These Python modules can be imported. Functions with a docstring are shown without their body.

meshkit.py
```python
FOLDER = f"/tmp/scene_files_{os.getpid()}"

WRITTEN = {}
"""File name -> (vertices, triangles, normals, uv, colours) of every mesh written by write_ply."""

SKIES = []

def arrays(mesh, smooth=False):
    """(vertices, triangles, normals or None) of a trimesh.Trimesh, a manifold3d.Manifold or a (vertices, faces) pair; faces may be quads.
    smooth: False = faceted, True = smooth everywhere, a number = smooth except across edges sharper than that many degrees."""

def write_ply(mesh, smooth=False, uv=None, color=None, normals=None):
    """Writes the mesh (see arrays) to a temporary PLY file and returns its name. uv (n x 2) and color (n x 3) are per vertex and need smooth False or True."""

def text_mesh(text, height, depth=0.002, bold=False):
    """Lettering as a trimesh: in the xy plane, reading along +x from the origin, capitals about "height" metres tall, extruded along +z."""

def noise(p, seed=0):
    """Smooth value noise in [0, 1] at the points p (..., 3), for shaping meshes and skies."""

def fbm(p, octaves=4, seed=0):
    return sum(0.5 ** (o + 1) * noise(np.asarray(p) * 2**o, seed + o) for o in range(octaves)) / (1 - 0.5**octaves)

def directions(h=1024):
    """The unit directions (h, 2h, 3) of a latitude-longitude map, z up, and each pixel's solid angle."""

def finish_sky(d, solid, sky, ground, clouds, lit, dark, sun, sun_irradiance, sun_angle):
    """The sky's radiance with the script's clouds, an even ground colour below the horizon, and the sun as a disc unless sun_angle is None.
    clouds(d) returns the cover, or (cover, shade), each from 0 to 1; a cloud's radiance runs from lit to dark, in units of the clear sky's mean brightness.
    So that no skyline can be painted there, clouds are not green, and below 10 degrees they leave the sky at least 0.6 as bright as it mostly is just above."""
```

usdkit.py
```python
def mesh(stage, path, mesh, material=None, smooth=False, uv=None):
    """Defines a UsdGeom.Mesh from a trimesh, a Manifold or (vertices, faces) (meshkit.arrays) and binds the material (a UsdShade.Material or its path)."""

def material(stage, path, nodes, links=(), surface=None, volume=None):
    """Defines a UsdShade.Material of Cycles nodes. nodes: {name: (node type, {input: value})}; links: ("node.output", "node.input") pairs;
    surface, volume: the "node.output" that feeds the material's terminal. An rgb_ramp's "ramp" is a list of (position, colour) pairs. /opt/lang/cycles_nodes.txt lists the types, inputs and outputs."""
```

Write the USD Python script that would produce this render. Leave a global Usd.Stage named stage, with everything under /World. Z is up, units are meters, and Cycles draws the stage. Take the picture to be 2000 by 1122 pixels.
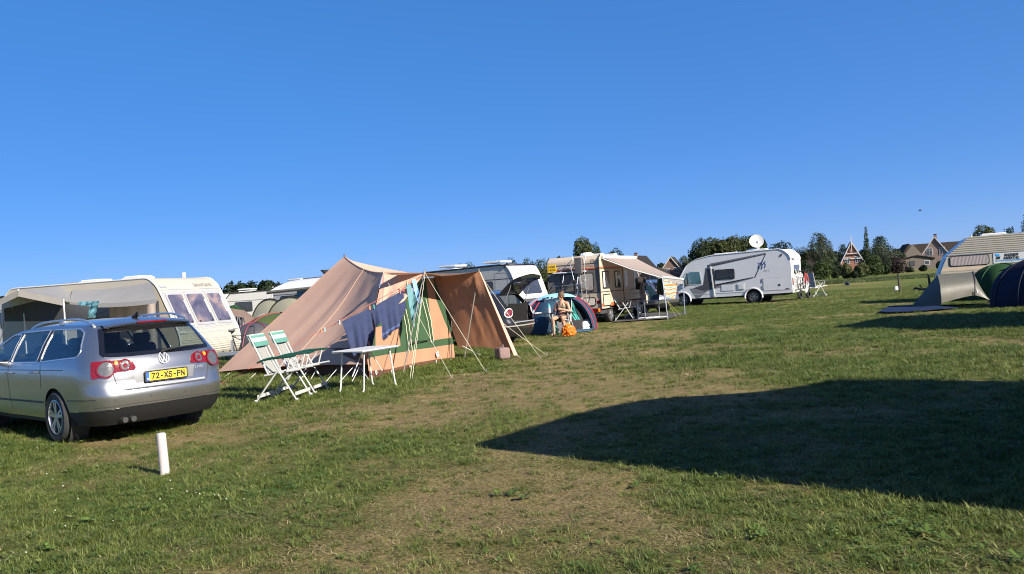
import math, random
import numpy as np, trimesh, shapely, shapely.geometry as sg, shapely.affinity as sa
import usdkit, meshkit
from pxr import Usd, UsdGeom, UsdLux, UsdShade, Gf, Sdf, Vt
random.seed(7); rng = np.random.default_rng(7)
stage = Usd.Stage.CreateInMemory()
UsdGeom.SetStageUpAxis(stage, 'Z'); UsdGeom.SetStageMetersPerUnit(stage, 1.0)
world = UsdGeom.Xform.Define(stage, '/World'); stage.SetDefaultPrim(world.GetPrim())
UsdGeom.Scope.Define(stage, '/World/Looks')
# ---------------- camera
FPX, CAMH, ROLL, PITCH = 1600.0, 1.5, math.radians(3.8), math.radians(0.14)
cam = UsdGeom.Camera.Define(stage, '/World/camera')
cam.CreateHorizontalApertureAttr(36.0); cam.CreateVerticalApertureAttr(36.0*574/1024); cam.CreateFocalLengthAttr(36.0*FPX/2000)
cam.CreateClippingRangeAttr(Gf.Vec2f(0.05, 5000)); cam.CreateExposureAttr(1.25)
fwd = np.array([0, math.cos(PITCH), math.sin(PITCH)]); up0 = np.array([0, -math.sin(PITCH), math.cos(PITCH)]); rt0 = np.array([1.0, 0, 0])
rgt = rt0*math.cos(ROLL) - up0*math.sin(ROLL); upv = rt0*math.sin(ROLL) + up0*math.cos(ROLL)
M = Gf.Matrix4d(1); 
for i, v in enumerate((rgt, upv, -fwd)): M.SetRow(i, Gf.Vec4d(*map(float, v), 0))
M.SetRow(3, Gf.Vec4d(0, 0, CAMH, 1)); cam.AddTransformOp().Set(M)
# ---------------- sky and sun
SUN_AZ, SUN_EL = math.radians(132), math.radians(29)
SKY_K, SUN_I = 0.14, 1.25
def mat(name, nodes, links=(), surface='p.BSDF', volume=None):
    return usdkit.material(stage, '/World/Looks/'+name, nodes, links, surface=surface, volume=volume)
sky = UsdLux.DomeLight.Define(stage, '/World/sky')
skym = mat('sky_look', {'s': ('sky_texture', {'sky_type': 'single_scattering', 'sun_disc': False, 'sun_elevation': SUN_EL, 'sun_rotation': SUN_AZ, 'air_density': 0.4, 'aerosol_density': 0.7, 'ozone_density': 5.0}),
    'ga': ('gamma', {'gamma': 0.38}), 'h': ('hsv', {'saturation': 1.95, 'fac': 1.0, 'value': 1.0}), 'ti': ('mix', {'mix_type': 'multiply', 'fac': 1.0, 'color2': (1.06, 1.11, 1.42)}), 'b': ('background_shader', {'strength': SKY_K})}, [('s.color', 'ga.color'), ('ga.color', 'h.color'), ('h.color', 'ti.color1'), ('ti.color', 'b.color')], surface='b.background')
UsdShade.MaterialBindingAPI.Apply(sky.GetPrim()).Bind(skym); sky.GetPrim().SetCustomDataByKey('kind', 'structure')
sun = UsdLux.DistantLight.Define(stage, '/World/sun')
sun.CreateNormalizeAttr(True); sun.CreateIntensityAttr(SUN_I); sun.CreateAngleAttr(0.53); sun.CreateColorAttr(Gf.Vec3f(1.0, 0.92, 0.80))
sun.AddRotateZOp().Set(-math.degrees(SUN_AZ)); sun.AddRotateXOp().Set(90+math.degrees(SUN_EL) - 180)
# ---------------- placing by the photograph (2000 x 1122): a pixel's ray, cut by the ground or by a depth
def ray(px, py): return fwd + rgt*((px-1000)/FPX) + upv*((561-py)/FPX)
def G(px, py, z=0.0):
    d = ray(px, py); t = (z-CAMH)/d[2]; return np.array([d[0]*t, d[1]*t, z])
def AT(px, py, Y):
    d = ray(px, py); return np.array([0, 0, CAMH]) + d*(Y/d[1])
# ---------------- helpers
used = {}
def numbered(path):
    n = used.get(path, 0); used[path] = n+1
    return path if n == 0 else '%s_%03d' % (path, n)
def tag(p, label=None, cat=None, group=None, kind=None):
    p = p.GetPrim() if hasattr(p, 'GetPrim') else p
    for k, v in (('label', label), ('category', cat), ('group', group), ('kind', kind)):
        if v: p.SetCustomDataByKey(k, v)
    return p
def thing(name, label, cat, loc=(0, 0, 0), az=None, group=None, rotz=0.0):
    x = UsdGeom.Xform.Define(stage, numbered('/World/'+name)); x.AddTranslateOp().Set(Gf.Vec3d(*map(float, loc)))
    if az is not None: rotz = 90-az                     # local +x points along the azimuth (degrees from +y towards +x)
    x.AddRotateZOp().Set(float(rotz))
    return tag(x, label, cat, group)
def part(name, m, material, parent=None, label=None, smooth=35, kind=None):
    base = str(parent.GetPath()) if parent is not None else '/World'
    if isinstance(m, MB): m = m.mesh()
    g = usdkit.mesh(stage, numbered(base+'/'+name), m, material, smooth=smooth)
    return tag(g, label, None, None, kind)
def solo(name, m, material, label, cat, group=None, kind=None, smooth=35):
    return tag(part(name, m, material, None, smooth=smooth), label, cat, group, kind)
def copy(src, loc, rotz, label=None, cat=None, group=None, name=None):
    x = UsdGeom.Xform.Define(stage, numbered('/World/'+(name or src.GetName().rstrip('0123456789').rstrip('_'))))
    x.GetPrim().GetReferences().AddInternalReference(src.GetPath())
    x.ClearXformOpOrder()
    x.AddTranslateOp(opSuffix='at').Set(Gf.Vec3d(*map(float, loc))); x.AddRotateZOp(opSuffix='at').Set(float(rotz))
    x.GetPrim().SetInstanceable(True)
    return tag(x, label, cat, group)
def PL(px, py, o, n):
    d = ray(px, py); c = np.array([0, 0, CAMH]); t = np.dot(np.asarray(o)-c, n)/np.dot(d, n); return c+d*t
nrm = lambda v: np.asarray(v, float)/max(np.linalg.norm(v), 1e-12)
class MB:
    """collects shapes into one mesh"""
    def __init__(s): s.v, s.f, s.n = [], [], 0
    def add(s, v, f):
        v = np.asarray(v, float).reshape(-1, 3); f = np.asarray(f, int)
        if f.shape[1] == 4: f = np.vstack([f[:, [0, 1, 2]], f[:, [0, 2, 3]]])
        s.v.append(v); s.f.append(f+s.n); s.n += len(v); return s
    def tm(s, m): return s.add(m.vertices, m.faces)
    def mesh(s): return trimesh.Trimesh(np.vstack(s.v), np.vstack(s.f), process=False)
    def box(s, c, size, rz=0.0, bev=0.0):
        if bev: m = rbox(size, bev)
        else: m = trimesh.creation.box(size)
        v = np.array(m.vertices); c_, s_ = math.cos(rz), math.sin(rz)
        v = np.c_[v[:, 0]*c_-v[:, 1]*s_, v[:, 0]*s_+v[:, 1]*c_, v[:, 2]]+np.asarray(c, float); return s.add(v, m.faces)
    def tube(s, pts, r, sides=6, closed=False, cap=True):
        p = np.asarray(pts, float); n = len(p); r = np.broadcast_to(np.asarray(r, float), (n,))
        if closed: t = np.roll(p, -1, 0)-np.roll(p, 1, 0)
        else: t = np.gradient(p, axis=0)
        t /= np.linalg.norm(t, axis=1, keepdims=True)+1e-12
        ref = np.array([0, 0, 1.0]) if abs(t[0, 2]) < .9 else np.array([1.0, 0, 0]); a = []
        cur = nrm(np.cross(t[0], ref))
        for i in range(n):
            cur = cur-t[i]*np.dot(cur, t[i]); cur = nrm(cur); a.append(cur)
        a = np.array(a); b = np.cross(t, a); g = np.arange(sides)*2*np.pi/sides
        v = p[:, None]+r[:, None, None]*(np.cos(g)[None, :, None]*a[:, None]+np.sin(g)[None, :, None]*b[:, None])
        f = []; m = n if closed else n-1
        for i in range(m):
            for j in range(sides):
                k = (i+1) % n; f.append([i*sides+j, k*sides+j, k*sides+(j+1) % sides, i*sides+(j+1) % sides])
        s.add(v.reshape(-1, 3), f)
        if cap and not closed:
            for i, o in ((0, 1), (n-1, -1)):
                ring = v[i]; s.add(np.vstack([ring, p[i]]), [[j, (j+1) % sides, sides] if o > 0 else [(j+1) % sides, j, sides] for j in range(sides)])
        return s
    def bar(s, a, b, w, h=None, up=(0, 0, 1)):
        """rectangular bar from a to b"""
        a, b = np.asarray(a, float), np.asarray(b, float); h = h or w; t = nrm(b-a)
        u = np.asarray(up, float); u = u if abs(np.dot(t, u)) < .95 else np.array([1.0, 0, 0])
        x = nrm(np.cross(t, u)); y = np.cross(x, t)
        c = [x*w/2*i+y*h/2*j for i, j in ((-1, -1), (1, -1), (1, 1), (-1, 1))]
        return s.add([a+k for k in c]+[b+k for k in c], [[0, 1, 2, 3], [7, 6, 5, 4], [0, 4, 5, 1], [1, 5, 6, 2], [2, 6, 7, 3], [3, 7, 4, 0]])
    def grid(s, P, flip=False):
        P = np.asarray(P, float); a, b = P.shape[:2]
        i, j = np.meshgrid(np.arange(a-1), np.arange(b-1), indexing='ij'); k = (i*b+j).ravel()
        q = np.stack([k, k+1, k+b+1, k+b], 1); return s.add(P.reshape(-1, 3), q[:, ::-1] if flip else q)
    def disc(s, c, n, r, seg=16, r2=0.0):
        n = nrm(n); x = nrm(np.cross(n, (0, 0, 1) if abs(n[2]) < .9 else (1, 0, 0))); y = np.cross(n, x); g = np.arange(seg)*2*np.pi/seg
        ring = lambda q: np.asarray(c)+q*(np.cos(g)[:, None]*x+np.sin(g)[:, None]*y)
        if r2: return s.add(np.vstack([ring(r), ring(r2)]), [[j, (j+1) % seg, seg+(j+1) % seg, seg+j] for j in range(seg)])
        return s.add(np.vstack([ring(r), c]), [[j, (j+1) % seg, seg] for j in range(seg)])
    def lathe(s, prof, c=(0, 0, 0), axis=(0, 0, 1), seg=16):
        """prof: (radius, along axis)"""
        n = nrm(axis); x = nrm(np.cross(n, (0, 0, 1) if abs(n[2]) < .9 else (1, 0, 0))); y = np.cross(n, x); g = np.arange(seg+1)*2*np.pi/seg
        P = np.array([[np.asarray(c)+n*h+r*(math.cos(t)*x+math.sin(t)*y) for t in g] for r, h in prof]); return s.grid(P)
def rbox(size, b):
    import manifold3d as m3
    sx, sy, sz = [max(q/2-b, 1e-4) for q in size]
    return trimesh.Trimesh(*(lambda m: (m.vert_properties[:, :3], m.tri_verts))(m3.Manifold.batch_hull([m3.Manifold.sphere(b, 8).translate((i*sx, j*sy, k*sz)) for i in (-1, 1) for j in (-1, 1) for k in (-1, 1)]).to_mesh()), process=False)
def rrect(x0, y0, x1, y1, r=.05):
    r = min(r, (x1-x0)/2-1e-3, (y1-y0)/2-1e-3); return sg.box(x0+r, y0+r, x1-r, y1-r).buffer(r, quad_segs=4)
def poly(*p): return sg.Polygon(p)
def ring(p, w): return p.difference(p.buffer(-w, quad_segs=3))
def circle(x, y, r, n=6): return sg.Point(x, y).buffer(r, quad_segs=n)
def patch(fn, shape, step=.1, off=0.0, thick=0.0, stepv=None):
    """a shapely shape in a surface's own (u, v) coordinates laid onto the surface fn(u, v) -> (n, 3), proud of it by off, with an edge of depth thick"""
    su, sv = step, stepv or step; V, F, idx = [], [], {}
    def vid(q):
        k = (round(q[0], 5), round(q[1], 5))
        if k not in idx: idx[k] = len(V); V.append(k)
        return idx[k]
    u0, v0, u1, v1 = shape.bounds; pre = shapely.prepared.prep(shape)
    nu, nv = max(1, math.ceil((u1-u0)/su)), max(1, math.ceil((v1-v0)/sv))
    us, vs = np.linspace(u0, u1, nu+1), np.linspace(v0, v1, nv+1)
    for i in range(nu):
        for j in range(nv):
            c = sg.box(us[i], vs[j], us[i+1], vs[j+1])
            if pre.contains(c):
                q = [vid(k) for k in ((us[i], vs[j]), (us[i+1], vs[j]), (us[i+1], vs[j+1]), (us[i], vs[j+1]))]
                F += [[q[0], q[1], q[2]], [q[0], q[2], q[3]]]
            elif pre.intersects(c):
                for g in getattr(shape.intersection(c), 'geoms', [shape.intersection(c)]):
                    if g.geom_type != 'Polygon' or g.area < 1e-9: continue
                    vv, ff = trimesh.creation.triangulate_polygon(g, engine='earcut')
                    vv = np.asarray(vv); 
                    for t in ff:
                        k = [vid(vv[x]) for x in t]; a, b, d = (np.array(V[x]) for x in k)
                        cr = (b[0]-a[0])*(d[1]-a[1])-(b[1]-a[1])*(d[0]-a[0])
                        if abs(cr) > 1e-12: F.append(k if cr > 0 else k[::-1])
    V = np.array(V); F = np.array(F)
    if hasattr(fn, 'n0'): n = np.broadcast_to(fn.n0, (len(V), 3))
    else:
        e = 1e-4; P0 = fn(V[:, 0], V[:, 1]); n = np.cross(fn(V[:, 0]+e, V[:, 1])-P0, fn(V[:, 0], V[:, 1]+e)-P0); n = n/(np.linalg.norm(n, axis=1, keepdims=True)+1e-15)
    P = fn(V[:, 0], V[:, 1])+n*off; b = MB().add(P, F)
    if thick:
        Q = P-n*thick; cnt = {}
        for t in F:
            for x, y in ((t[0], t[1]), (t[1], t[2]), (t[2], t[0])): cnt[(x, y)] = 1
        ed = [(x, y) for (x, y) in cnt if (y, x) not in cnt]
        if ed:
            ed = np.array(ed); m = len(ed); b.add(np.vstack([P[ed[:, 0]], P[ed[:, 1]], Q[ed[:, 1]], Q[ed[:, 0]]]), np.stack([np.arange(m)+m, np.arange(m), np.arange(m)+3*m, np.arange(m)+2*m], 1))
    return b.mesh()
def plane(o, u, v):
    """the flat surface through o along unit vectors u and v"""
    o, u, v = (np.asarray(q, float) for q in (o, u, v)); u, v = nrm(u), nrm(v)
    f = lambda a, b: o+np.asarray(a)[:, None]*u+np.asarray(b)[:, None]*v
    f.n0 = np.cross(u, v); return f if False else _Pl(f, f.n0)
class _Pl:
    def __init__(s, f, n): s.f, s.n0 = f, n
    def __call__(s, a, b): return s.f(a, b)
def textshape(t, h, bold=False):
    """lettering as a flat shapely shape, capitals h tall from the origin"""
    m = meshkit.text_mesh(t, h, .001, bold); top = m.vertices[:, 2] > .0005
    f = m.faces[top[m.faces].all(1)]; return shapely.union_all([sg.Polygon(m.vertices[x, :2]).buffer(h*.004) for x in f])
def bez(pts, n=12, closed=False):
    """smooth curve through points"""
    from scipy.interpolate import CubicSpline, PchipInterpolator
    p = np.asarray(pts, float); d = np.r_[0, np.cumsum(np.linalg.norm(np.diff(p, axis=0), axis=1))]
    return CubicSpline(d, p)(np.linspace(0, d[-1], n))
def sag(a, b, s=.02, n=7):
    t = np.linspace(0, 1, n)[:, None]; p = np.asarray(a)*(1-t)+np.asarray(b)*t; p[:, 2] -= (4*s*t*(1-t))[:, 0]; return p
# ---------------- materials
def pm(name, col, rough=.6, var=.12, scale=6.0, metal=0.0, bump=0.0, bscale=60.0, spec=.5, coat=0.0, space='object', trans=0.0, **kw):
    """a painted, woven or moulded surface: one colour, gently uneven, with optional fine relief"""
    c = np.array(col, float)
    n = {'tc': ('texture_coordinate', {}), 'no': ('noise_texture', {'scale': scale, 'detail': 5.0, 'roughness': .65}),
         'r': ('rgb_ramp', {'ramp': [(.25, tuple(c*(1-var))), (.75, tuple(np.minimum(c*(1+var), .95)))]}),
         'p': ('principled_bsdf', {'roughness': rough, 'metallic': metal, 'specular_ior_level': spec, 'coat_weight': coat, **kw})}
    l = [('tc.object', 'no.vector'), ('no.fac', 'r.fac'), ('r.color', 'p.base_color')]
    if bump:
        n['nb'] = ('noise_texture', {'scale': bscale, 'detail': 3.0}); n['bu'] = ('bump', {'strength': bump, 'distance': .01})
        l += [('tc.object', 'nb.vector'), ('nb.fac', 'bu.height'), ('bu.normal', 'p.normal')]
    s = 'p.BSDF'
    if trans:
        n['t'] = ('translucent_bsdf', {}); n['mx'] = ('mix_closure', {'fac': trans}); l += [('r.color', 't.color'), ('p.BSDF', 'mx.closure1'), ('t.BSDF', 'mx.closure2')]; s = 'mx.closure'
    return mat(name, n, l, surface=s)
def glassm(name, tint=(.5, .55, .55), refl=1.0, rough=.02):
    return mat(name, {'t': ('transparent_bsdf', {'color': tint}), 'g': ('glossy_bsdf', {'color': (refl,)*3, 'roughness': rough}), 'ge': ('geometry', {}), 'io': ('math', {'math_type': 'multiply_add', 'value2': 1/1.5-1.5, 'value3': 1.5}), 'f': ('fresnel', {'IOR': 1.5}), 'm': ('mix_closure', {})},
               [('ge.backfacing', 'io.value1'), ('io.value', 'f.IOR'), ('f.fac', 'm.fac'), ('t.BSDF', 'm.closure1'), ('g.BSDF', 'm.closure2')], surface='m.closure')
# ---------------- ground and grass
DRY = [G(*q)[:2] for q in ((1260, 622), (1150, 690), (1090, 770), (1040, 860), (1000, 960), (960, 1122))]; DRY.append(DRY[-1]*.5)
DW = [1.5, 2.4, 2.4, 2.2, 2.1, 2.3, 2.3]
def dryness(x, y):
    """0 lush green .. 1 worn to straw: a trodden lane through the field, and spots"""
    x, y = np.asarray(x, float), np.asarray(y, float); best = np.full(x.shape, 9.0)
    for i in range(len(DRY)-1):
        a, b = DRY[i], DRY[i+1]; d = b-a; t = np.clip(((x-a[0])*d[0]+(y-a[1])*d[1])/(d@d), 0, 1)
        w = DW[i]*(1-t)+DW[i+1]*t; best = np.minimum(best, np.hypot(x-a[0]-t*d[0], y-a[1]-t*d[1])/w)
    p = np.stack([x, y, 0*x], -1); n1 = meshkit.fbm(p*.35, 4, 3); n2 = meshkit.fbm(p*1.6, 3, 9)
    lane = np.clip(1.0-best*.72, 0, 1)*.72; far = np.clip((y-24)/30, 0, 1)*.10
    q = G(250, 858); spot = np.exp(-((x-q[0])/.7)**2-((y-q[1])/.22)**2)*.8
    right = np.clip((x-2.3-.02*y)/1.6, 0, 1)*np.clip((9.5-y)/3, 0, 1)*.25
    near = np.clip((7.2-y)/2.0, 0, 1)*np.clip(1-abs(x+.6)/3.4, 0, 1)*.35
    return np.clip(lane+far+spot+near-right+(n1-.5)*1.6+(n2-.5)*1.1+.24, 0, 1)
def spaced(a, b, fine, far): 
    c = np.arange(a, b+1e-6, fine); e = [fine]; 
    while sum(e) < far: e.append(e[-1]*1.35)
    k = np.cumsum(e); return np.r_[a-k[::-1], c, b+k]
gx, gy = spaced(-14, 14, .2, 2500), spaced(2, 34, .2, 2500)
X, Y = np.meshgrid(gx, gy, indexing='ij'); near_w = np.clip((45-np.hypot(X, Y-10))/30, 0, 1)
Z = (meshkit.fbm(np.stack([X*.5, Y*.5, 0*X], -1), 3, 5)-.5)*.05*near_w-.02
gm = usdkit.mesh(stage, numbered('/World/ground'), MB().grid(np.stack([X, Y, Z], -1), flip=True).mesh(), None, smooth=False)
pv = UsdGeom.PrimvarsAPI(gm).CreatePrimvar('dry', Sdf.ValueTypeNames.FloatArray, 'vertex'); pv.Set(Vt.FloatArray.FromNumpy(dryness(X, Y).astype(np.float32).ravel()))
GREEN, STRAW, SOIL = (.047, .085, .014), (.215, .165, .082), (.19, .135, .082)
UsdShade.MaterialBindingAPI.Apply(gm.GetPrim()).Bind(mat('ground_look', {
    'g': ('geometry', {}), 'a': ('attribute', {'attribute': 'dry'}), 'n': ('noise_texture', {'scale': 9.0, 'detail': 8.0, 'roughness': .75}), 'n2': ('noise_texture', {'scale': 38.0, 'detail': 6.0, 'roughness': .85}),
    'm1': ('math', {'math_type': 'multiply_add', 'value2': 1.1, 'value3': -.55}), 'ad': ('math', {'math_type': 'add', 'use_clamp': True}),
    'r': ('rgb_ramp', {'ramp': [(0, (.062, .092, .018)), (.3, (.095, .118, .028)), (.6, (.13, .118, .042)), (.85, (.215, .178, .080)), (1, (.21, .16, .09))]}),
    'v': ('rgb_ramp', {'ramp': [(.40, (.25, .24, .21)), (.5, (.85, .85, .83)), (.6, (1.75, 1.7, 1.5))]}), 'mu': ('mix', {'mix_type': 'multiply', 'fac': 1.0}), 'mu2': ('mix', {'mix_type': 'multiply', 'fac': 1.0}), 'lv': ('rgb_ramp', {'ramp': [(.3, (.75, .8, .7)), (.7, (1.2, 1.15, 1.1))]}), 'n3': ('noise_texture', {'scale': .8, 'detail': 5.0}),
    'bu': ('bump', {'strength': .9, 'distance': .05}), 'p': ('principled_bsdf', {'roughness': .95, 'specular_ior_level': .15})},
    [('g.position', 'n.vector'), ('g.position', 'n2.vector'), ('g.position', 'n3.vector'), ('n.fac', 'm1.value1'), ('m1.value', 'ad.value1'), ('a.fac', 'ad.value2'), ('ad.value', 'r.fac'), ('n2.fac', 'v.fac'), ('r.color', 'mu.color1'), ('v.color', 'mu.color2'),
     ('n3.fac', 'lv.fac'), ('mu.color', 'mu2.color1'), ('lv.color', 'mu2.color2'), ('mu2.color', 'p.base_color'), ('n2.fac', 'bu.height'), ('bu.normal', 'p.normal')]))
tag(gm, 'mown campsite field, green at the sides and worn to straw along the middle', 'field', kind='structure')
def bladeclump(n, h, spread, lean, w, seed):
    r = np.random.default_rng(seed); b = MB()
    for _ in range(n):
        x, y = r.normal(0, spread, 2); a = r.uniform(0, 6.28); hh = h*r.uniform(.45, 1.15); l = hh*lean*r.uniform(.2, 1.3); ww = w*r.uniform(.7, 1.3)
        d = np.array([math.cos(a), math.sin(a), 0]); s = np.array([-d[1], d[0], 0])*ww; o = np.array([x, y, -.012])
        m = o+d*l*.35+[0, 0, hh*.62]; t = o+d*l+[0, 0, hh]
        b.add([o-s, o+s, m+s*.8, m-s*.8, t], [[0, 1, 2], [0, 2, 3], [3, 2, 4]])
    return b.mesh()
def leafclump(n, h, spread, size, seed):
    r = np.random.default_rng(seed); b = MB()
    for _ in range(n):
        x, y = r.normal(0, spread, 2); a = r.uniform(0, 6.28); z = h*r.uniform(.3, 1); q = size*r.uniform(.6, 1.2); t = r.uniform(-.3, .7)
        d = np.array([math.cos(a)*math.cos(t), math.sin(a)*math.cos(t), math.sin(t)]); s = np.array([-math.sin(a), math.cos(a), 0])*q*.42; o = np.array([x, y, z])
        b.add([o-d*q*.5, o+s, o+d*q*.5, o-s], [[0, 1, 2], [0, 2, 3]])
    return b.mesh()
def leafmat(name, cols, tr=.35, rough=.55, sp=.5):
    """leaves and blades: tone by the instance and by a broad drift over the place"""
    return mat(name, {'o': ('object_info', {}), 'g': ('geometry', {}), 'n': ('noise_texture', {'scale': .9, 'detail': 4.0}), 'mx': ('math', {'math_type': 'multiply_add', 'value2': .55}), 'm2': ('math', {'math_type': 'multiply', 'value2': .45}), 'i': ('math', {'math_type': 'multiply', 'value2': sp}), 's': ('math', {'math_type': 'add'}), 's2': ('math', {'math_type': 'add'}),
        'r': ('rgb_ramp', {'ramp': cols}), 'p': ('principled_bsdf', {'roughness': rough, 'specular_ior_level': .3}), 't': ('translucent_bsdf', {}), 'm': ('mix_closure', {'fac': tr})},
        [('g.position', 'n.vector'), ('n.fac', 'm2.value1'), ('m2.value', 'mx.value3'), ('o.random', 'mx.value1'), ('g.random_per_island', 'i.value1'), ('mx.value', 's.value1'), ('i.value', 's.value2'), ('s.value', 'r.fac'), ('r.color', 'p.base_color'), ('r.color', 't.color'), ('p.BSDF', 'm.closure1'), ('t.BSDF', 'm.closure2')], surface='m.closure')
GRASSM = leafmat('grass_blade', [(.2, (.055, .080, .015)), (.6, (.130, .162, .036)), (1, (.28, .275, .095))], .3)
STRAWM = leafmat('straw_blade', [(.2, (.10, .085, .035)), (.6, (.28, .225, .105)), (1, (.60, .50, .29))], .25)
CLOVM = leafmat('clover_leaf', [(.2, (.055, .095, .017)), (.6, (.10, .16, .029)), (1, (.16, .23, .055))], .3)
def instancer(name, protos, xyz, which, yaw, scale, label, cat):
    pi = UsdGeom.PointInstancer.Define(stage, numbered('/World/'+name)); rel = []
    for k, (m, mt) in enumerate(protos):
        pth = str(pi.GetPath())+'/%s_clump%s' % (name, '' if k == 0 else '_%03d' % k); usdkit.mesh(stage, pth, m, mt, smooth=False); rel.append(Sdf.Path(pth))
    pi.CreatePrototypesRel().SetTargets(rel); pi.CreateProtoIndicesAttr(Vt.IntArray.FromNumpy(which.astype(np.int32)))
    pi.CreatePositionsAttr(Vt.Vec3fArray.FromNumpy(xyz.astype(np.float32))); q = np.zeros((len(xyz), 4)); q[:, 0] = 0
    pi.CreateOrientationsAttr([Gf.Quath(float(math.cos(a/2)), 0, 0, float(math.sin(a/2))) for a in yaw])
    pi.CreateScalesAttr(Vt.Vec3fArray.FromNumpy(np.repeat(scale[:, None], 3, 1).astype(np.float32)))
    return tag(pi, label, cat, kind='stuff')
from scipy.interpolate import RegularGridInterpolator
zof = RegularGridInterpolator((gx, gy), Z)
def scatter(n, dmin, dmax, dens_pow=1.0, half=.72, seed=1):
    """points over the ground the lens sees, thinning with distance"""
    r = np.random.default_rng(seed); u = r.uniform(0, 1, n)
    d = (dmin**(2-dens_pow)+u*(dmax**(2-dens_pow)-dmin**(2-dens_pow)))**(1/(2-dens_pow)); x = r.uniform(-half, half, n)*d
    return x, d, r
NG = 115000
x, d, r = scatter(NG, 3.6, 54, 1.0, seed=3); dr = dryness(x, d); pick = r.uniform(0, 1, NG)
dry = pick < np.clip((dr-.12)*1.25, 0, .80); leafy = (~dry) & (r.uniform(0, 1, NG) < .38*np.clip(meshkit.fbm(np.stack([x*.6, d*.6, 0*x], -1), 3, 21)*2-.4, .1, 1))
pr = [(bladeclump(40, .052, .036, 1.4, .0030, 11), GRASSM), (bladeclump(36, .066, .038, 1.3, .0032, 12), GRASSM), (bladeclump(26, .036, .044, 1.8, .0027, 13), GRASSM),
      (bladeclump(24, .024, .075, 4.2, .0038, 14), STRAWM), (bladeclump(20, .034, .075, 3.6, .0042, 15), STRAWM), (bladeclump(14, .012, .085, 6.5, .0032, 16), STRAWM), (leafclump(30, .045, .034, .016, 17), CLOVM), (leafclump(18, .05, .034, .028, 18), CLOVM)]
wh = np.where(dry, r.integers(3, 6, NG), np.where(leafy, np.where(r.uniform(0, 1, NG) < .8, 6, 7), r.integers(0, 3, NG)))
sc = np.clip(d/9, 1, 1.7)*r.uniform(.62, 1.12, NG)*np.where(dry, .85, 1)*(1-.35*np.clip(dr-.3, 0, 1)); sc = np.where(d > 20, sc*.8, sc)*np.where(d < 8, .85, 1)
instancer('grass', pr, np.c_[x, d, zof(np.c_[x, d])], wh, r.uniform(0, 6.28, NG), sc, 'short mown grass, clover and straw growing over the whole field', 'grass')
NF = 1300
x, d, r = scatter(NF, 4.2, 22, 1.3, seed=8); dr = dryness(x, d); ok = (dr < .38) & (meshkit.fbm(np.stack([x*.7, d*.7, 0*x], -1), 3, 31) > .5); x, d = x[ok], d[ok]
fl = MB().tm(trimesh.creation.icosphere(1, .0042)); FLM = pm('clover_flower', (.50, .46, .41), .8)
instancer('clover_flower', [(fl.mesh(), FLM)], np.c_[x, d, zof(np.c_[x, d])+.04], np.zeros(len(x)), r.uniform(0, 6, len(x)), r.uniform(.7, 1.5, len(x)), 'tiny white clover flowers dotted through the greener grass', 'clover')

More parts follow.
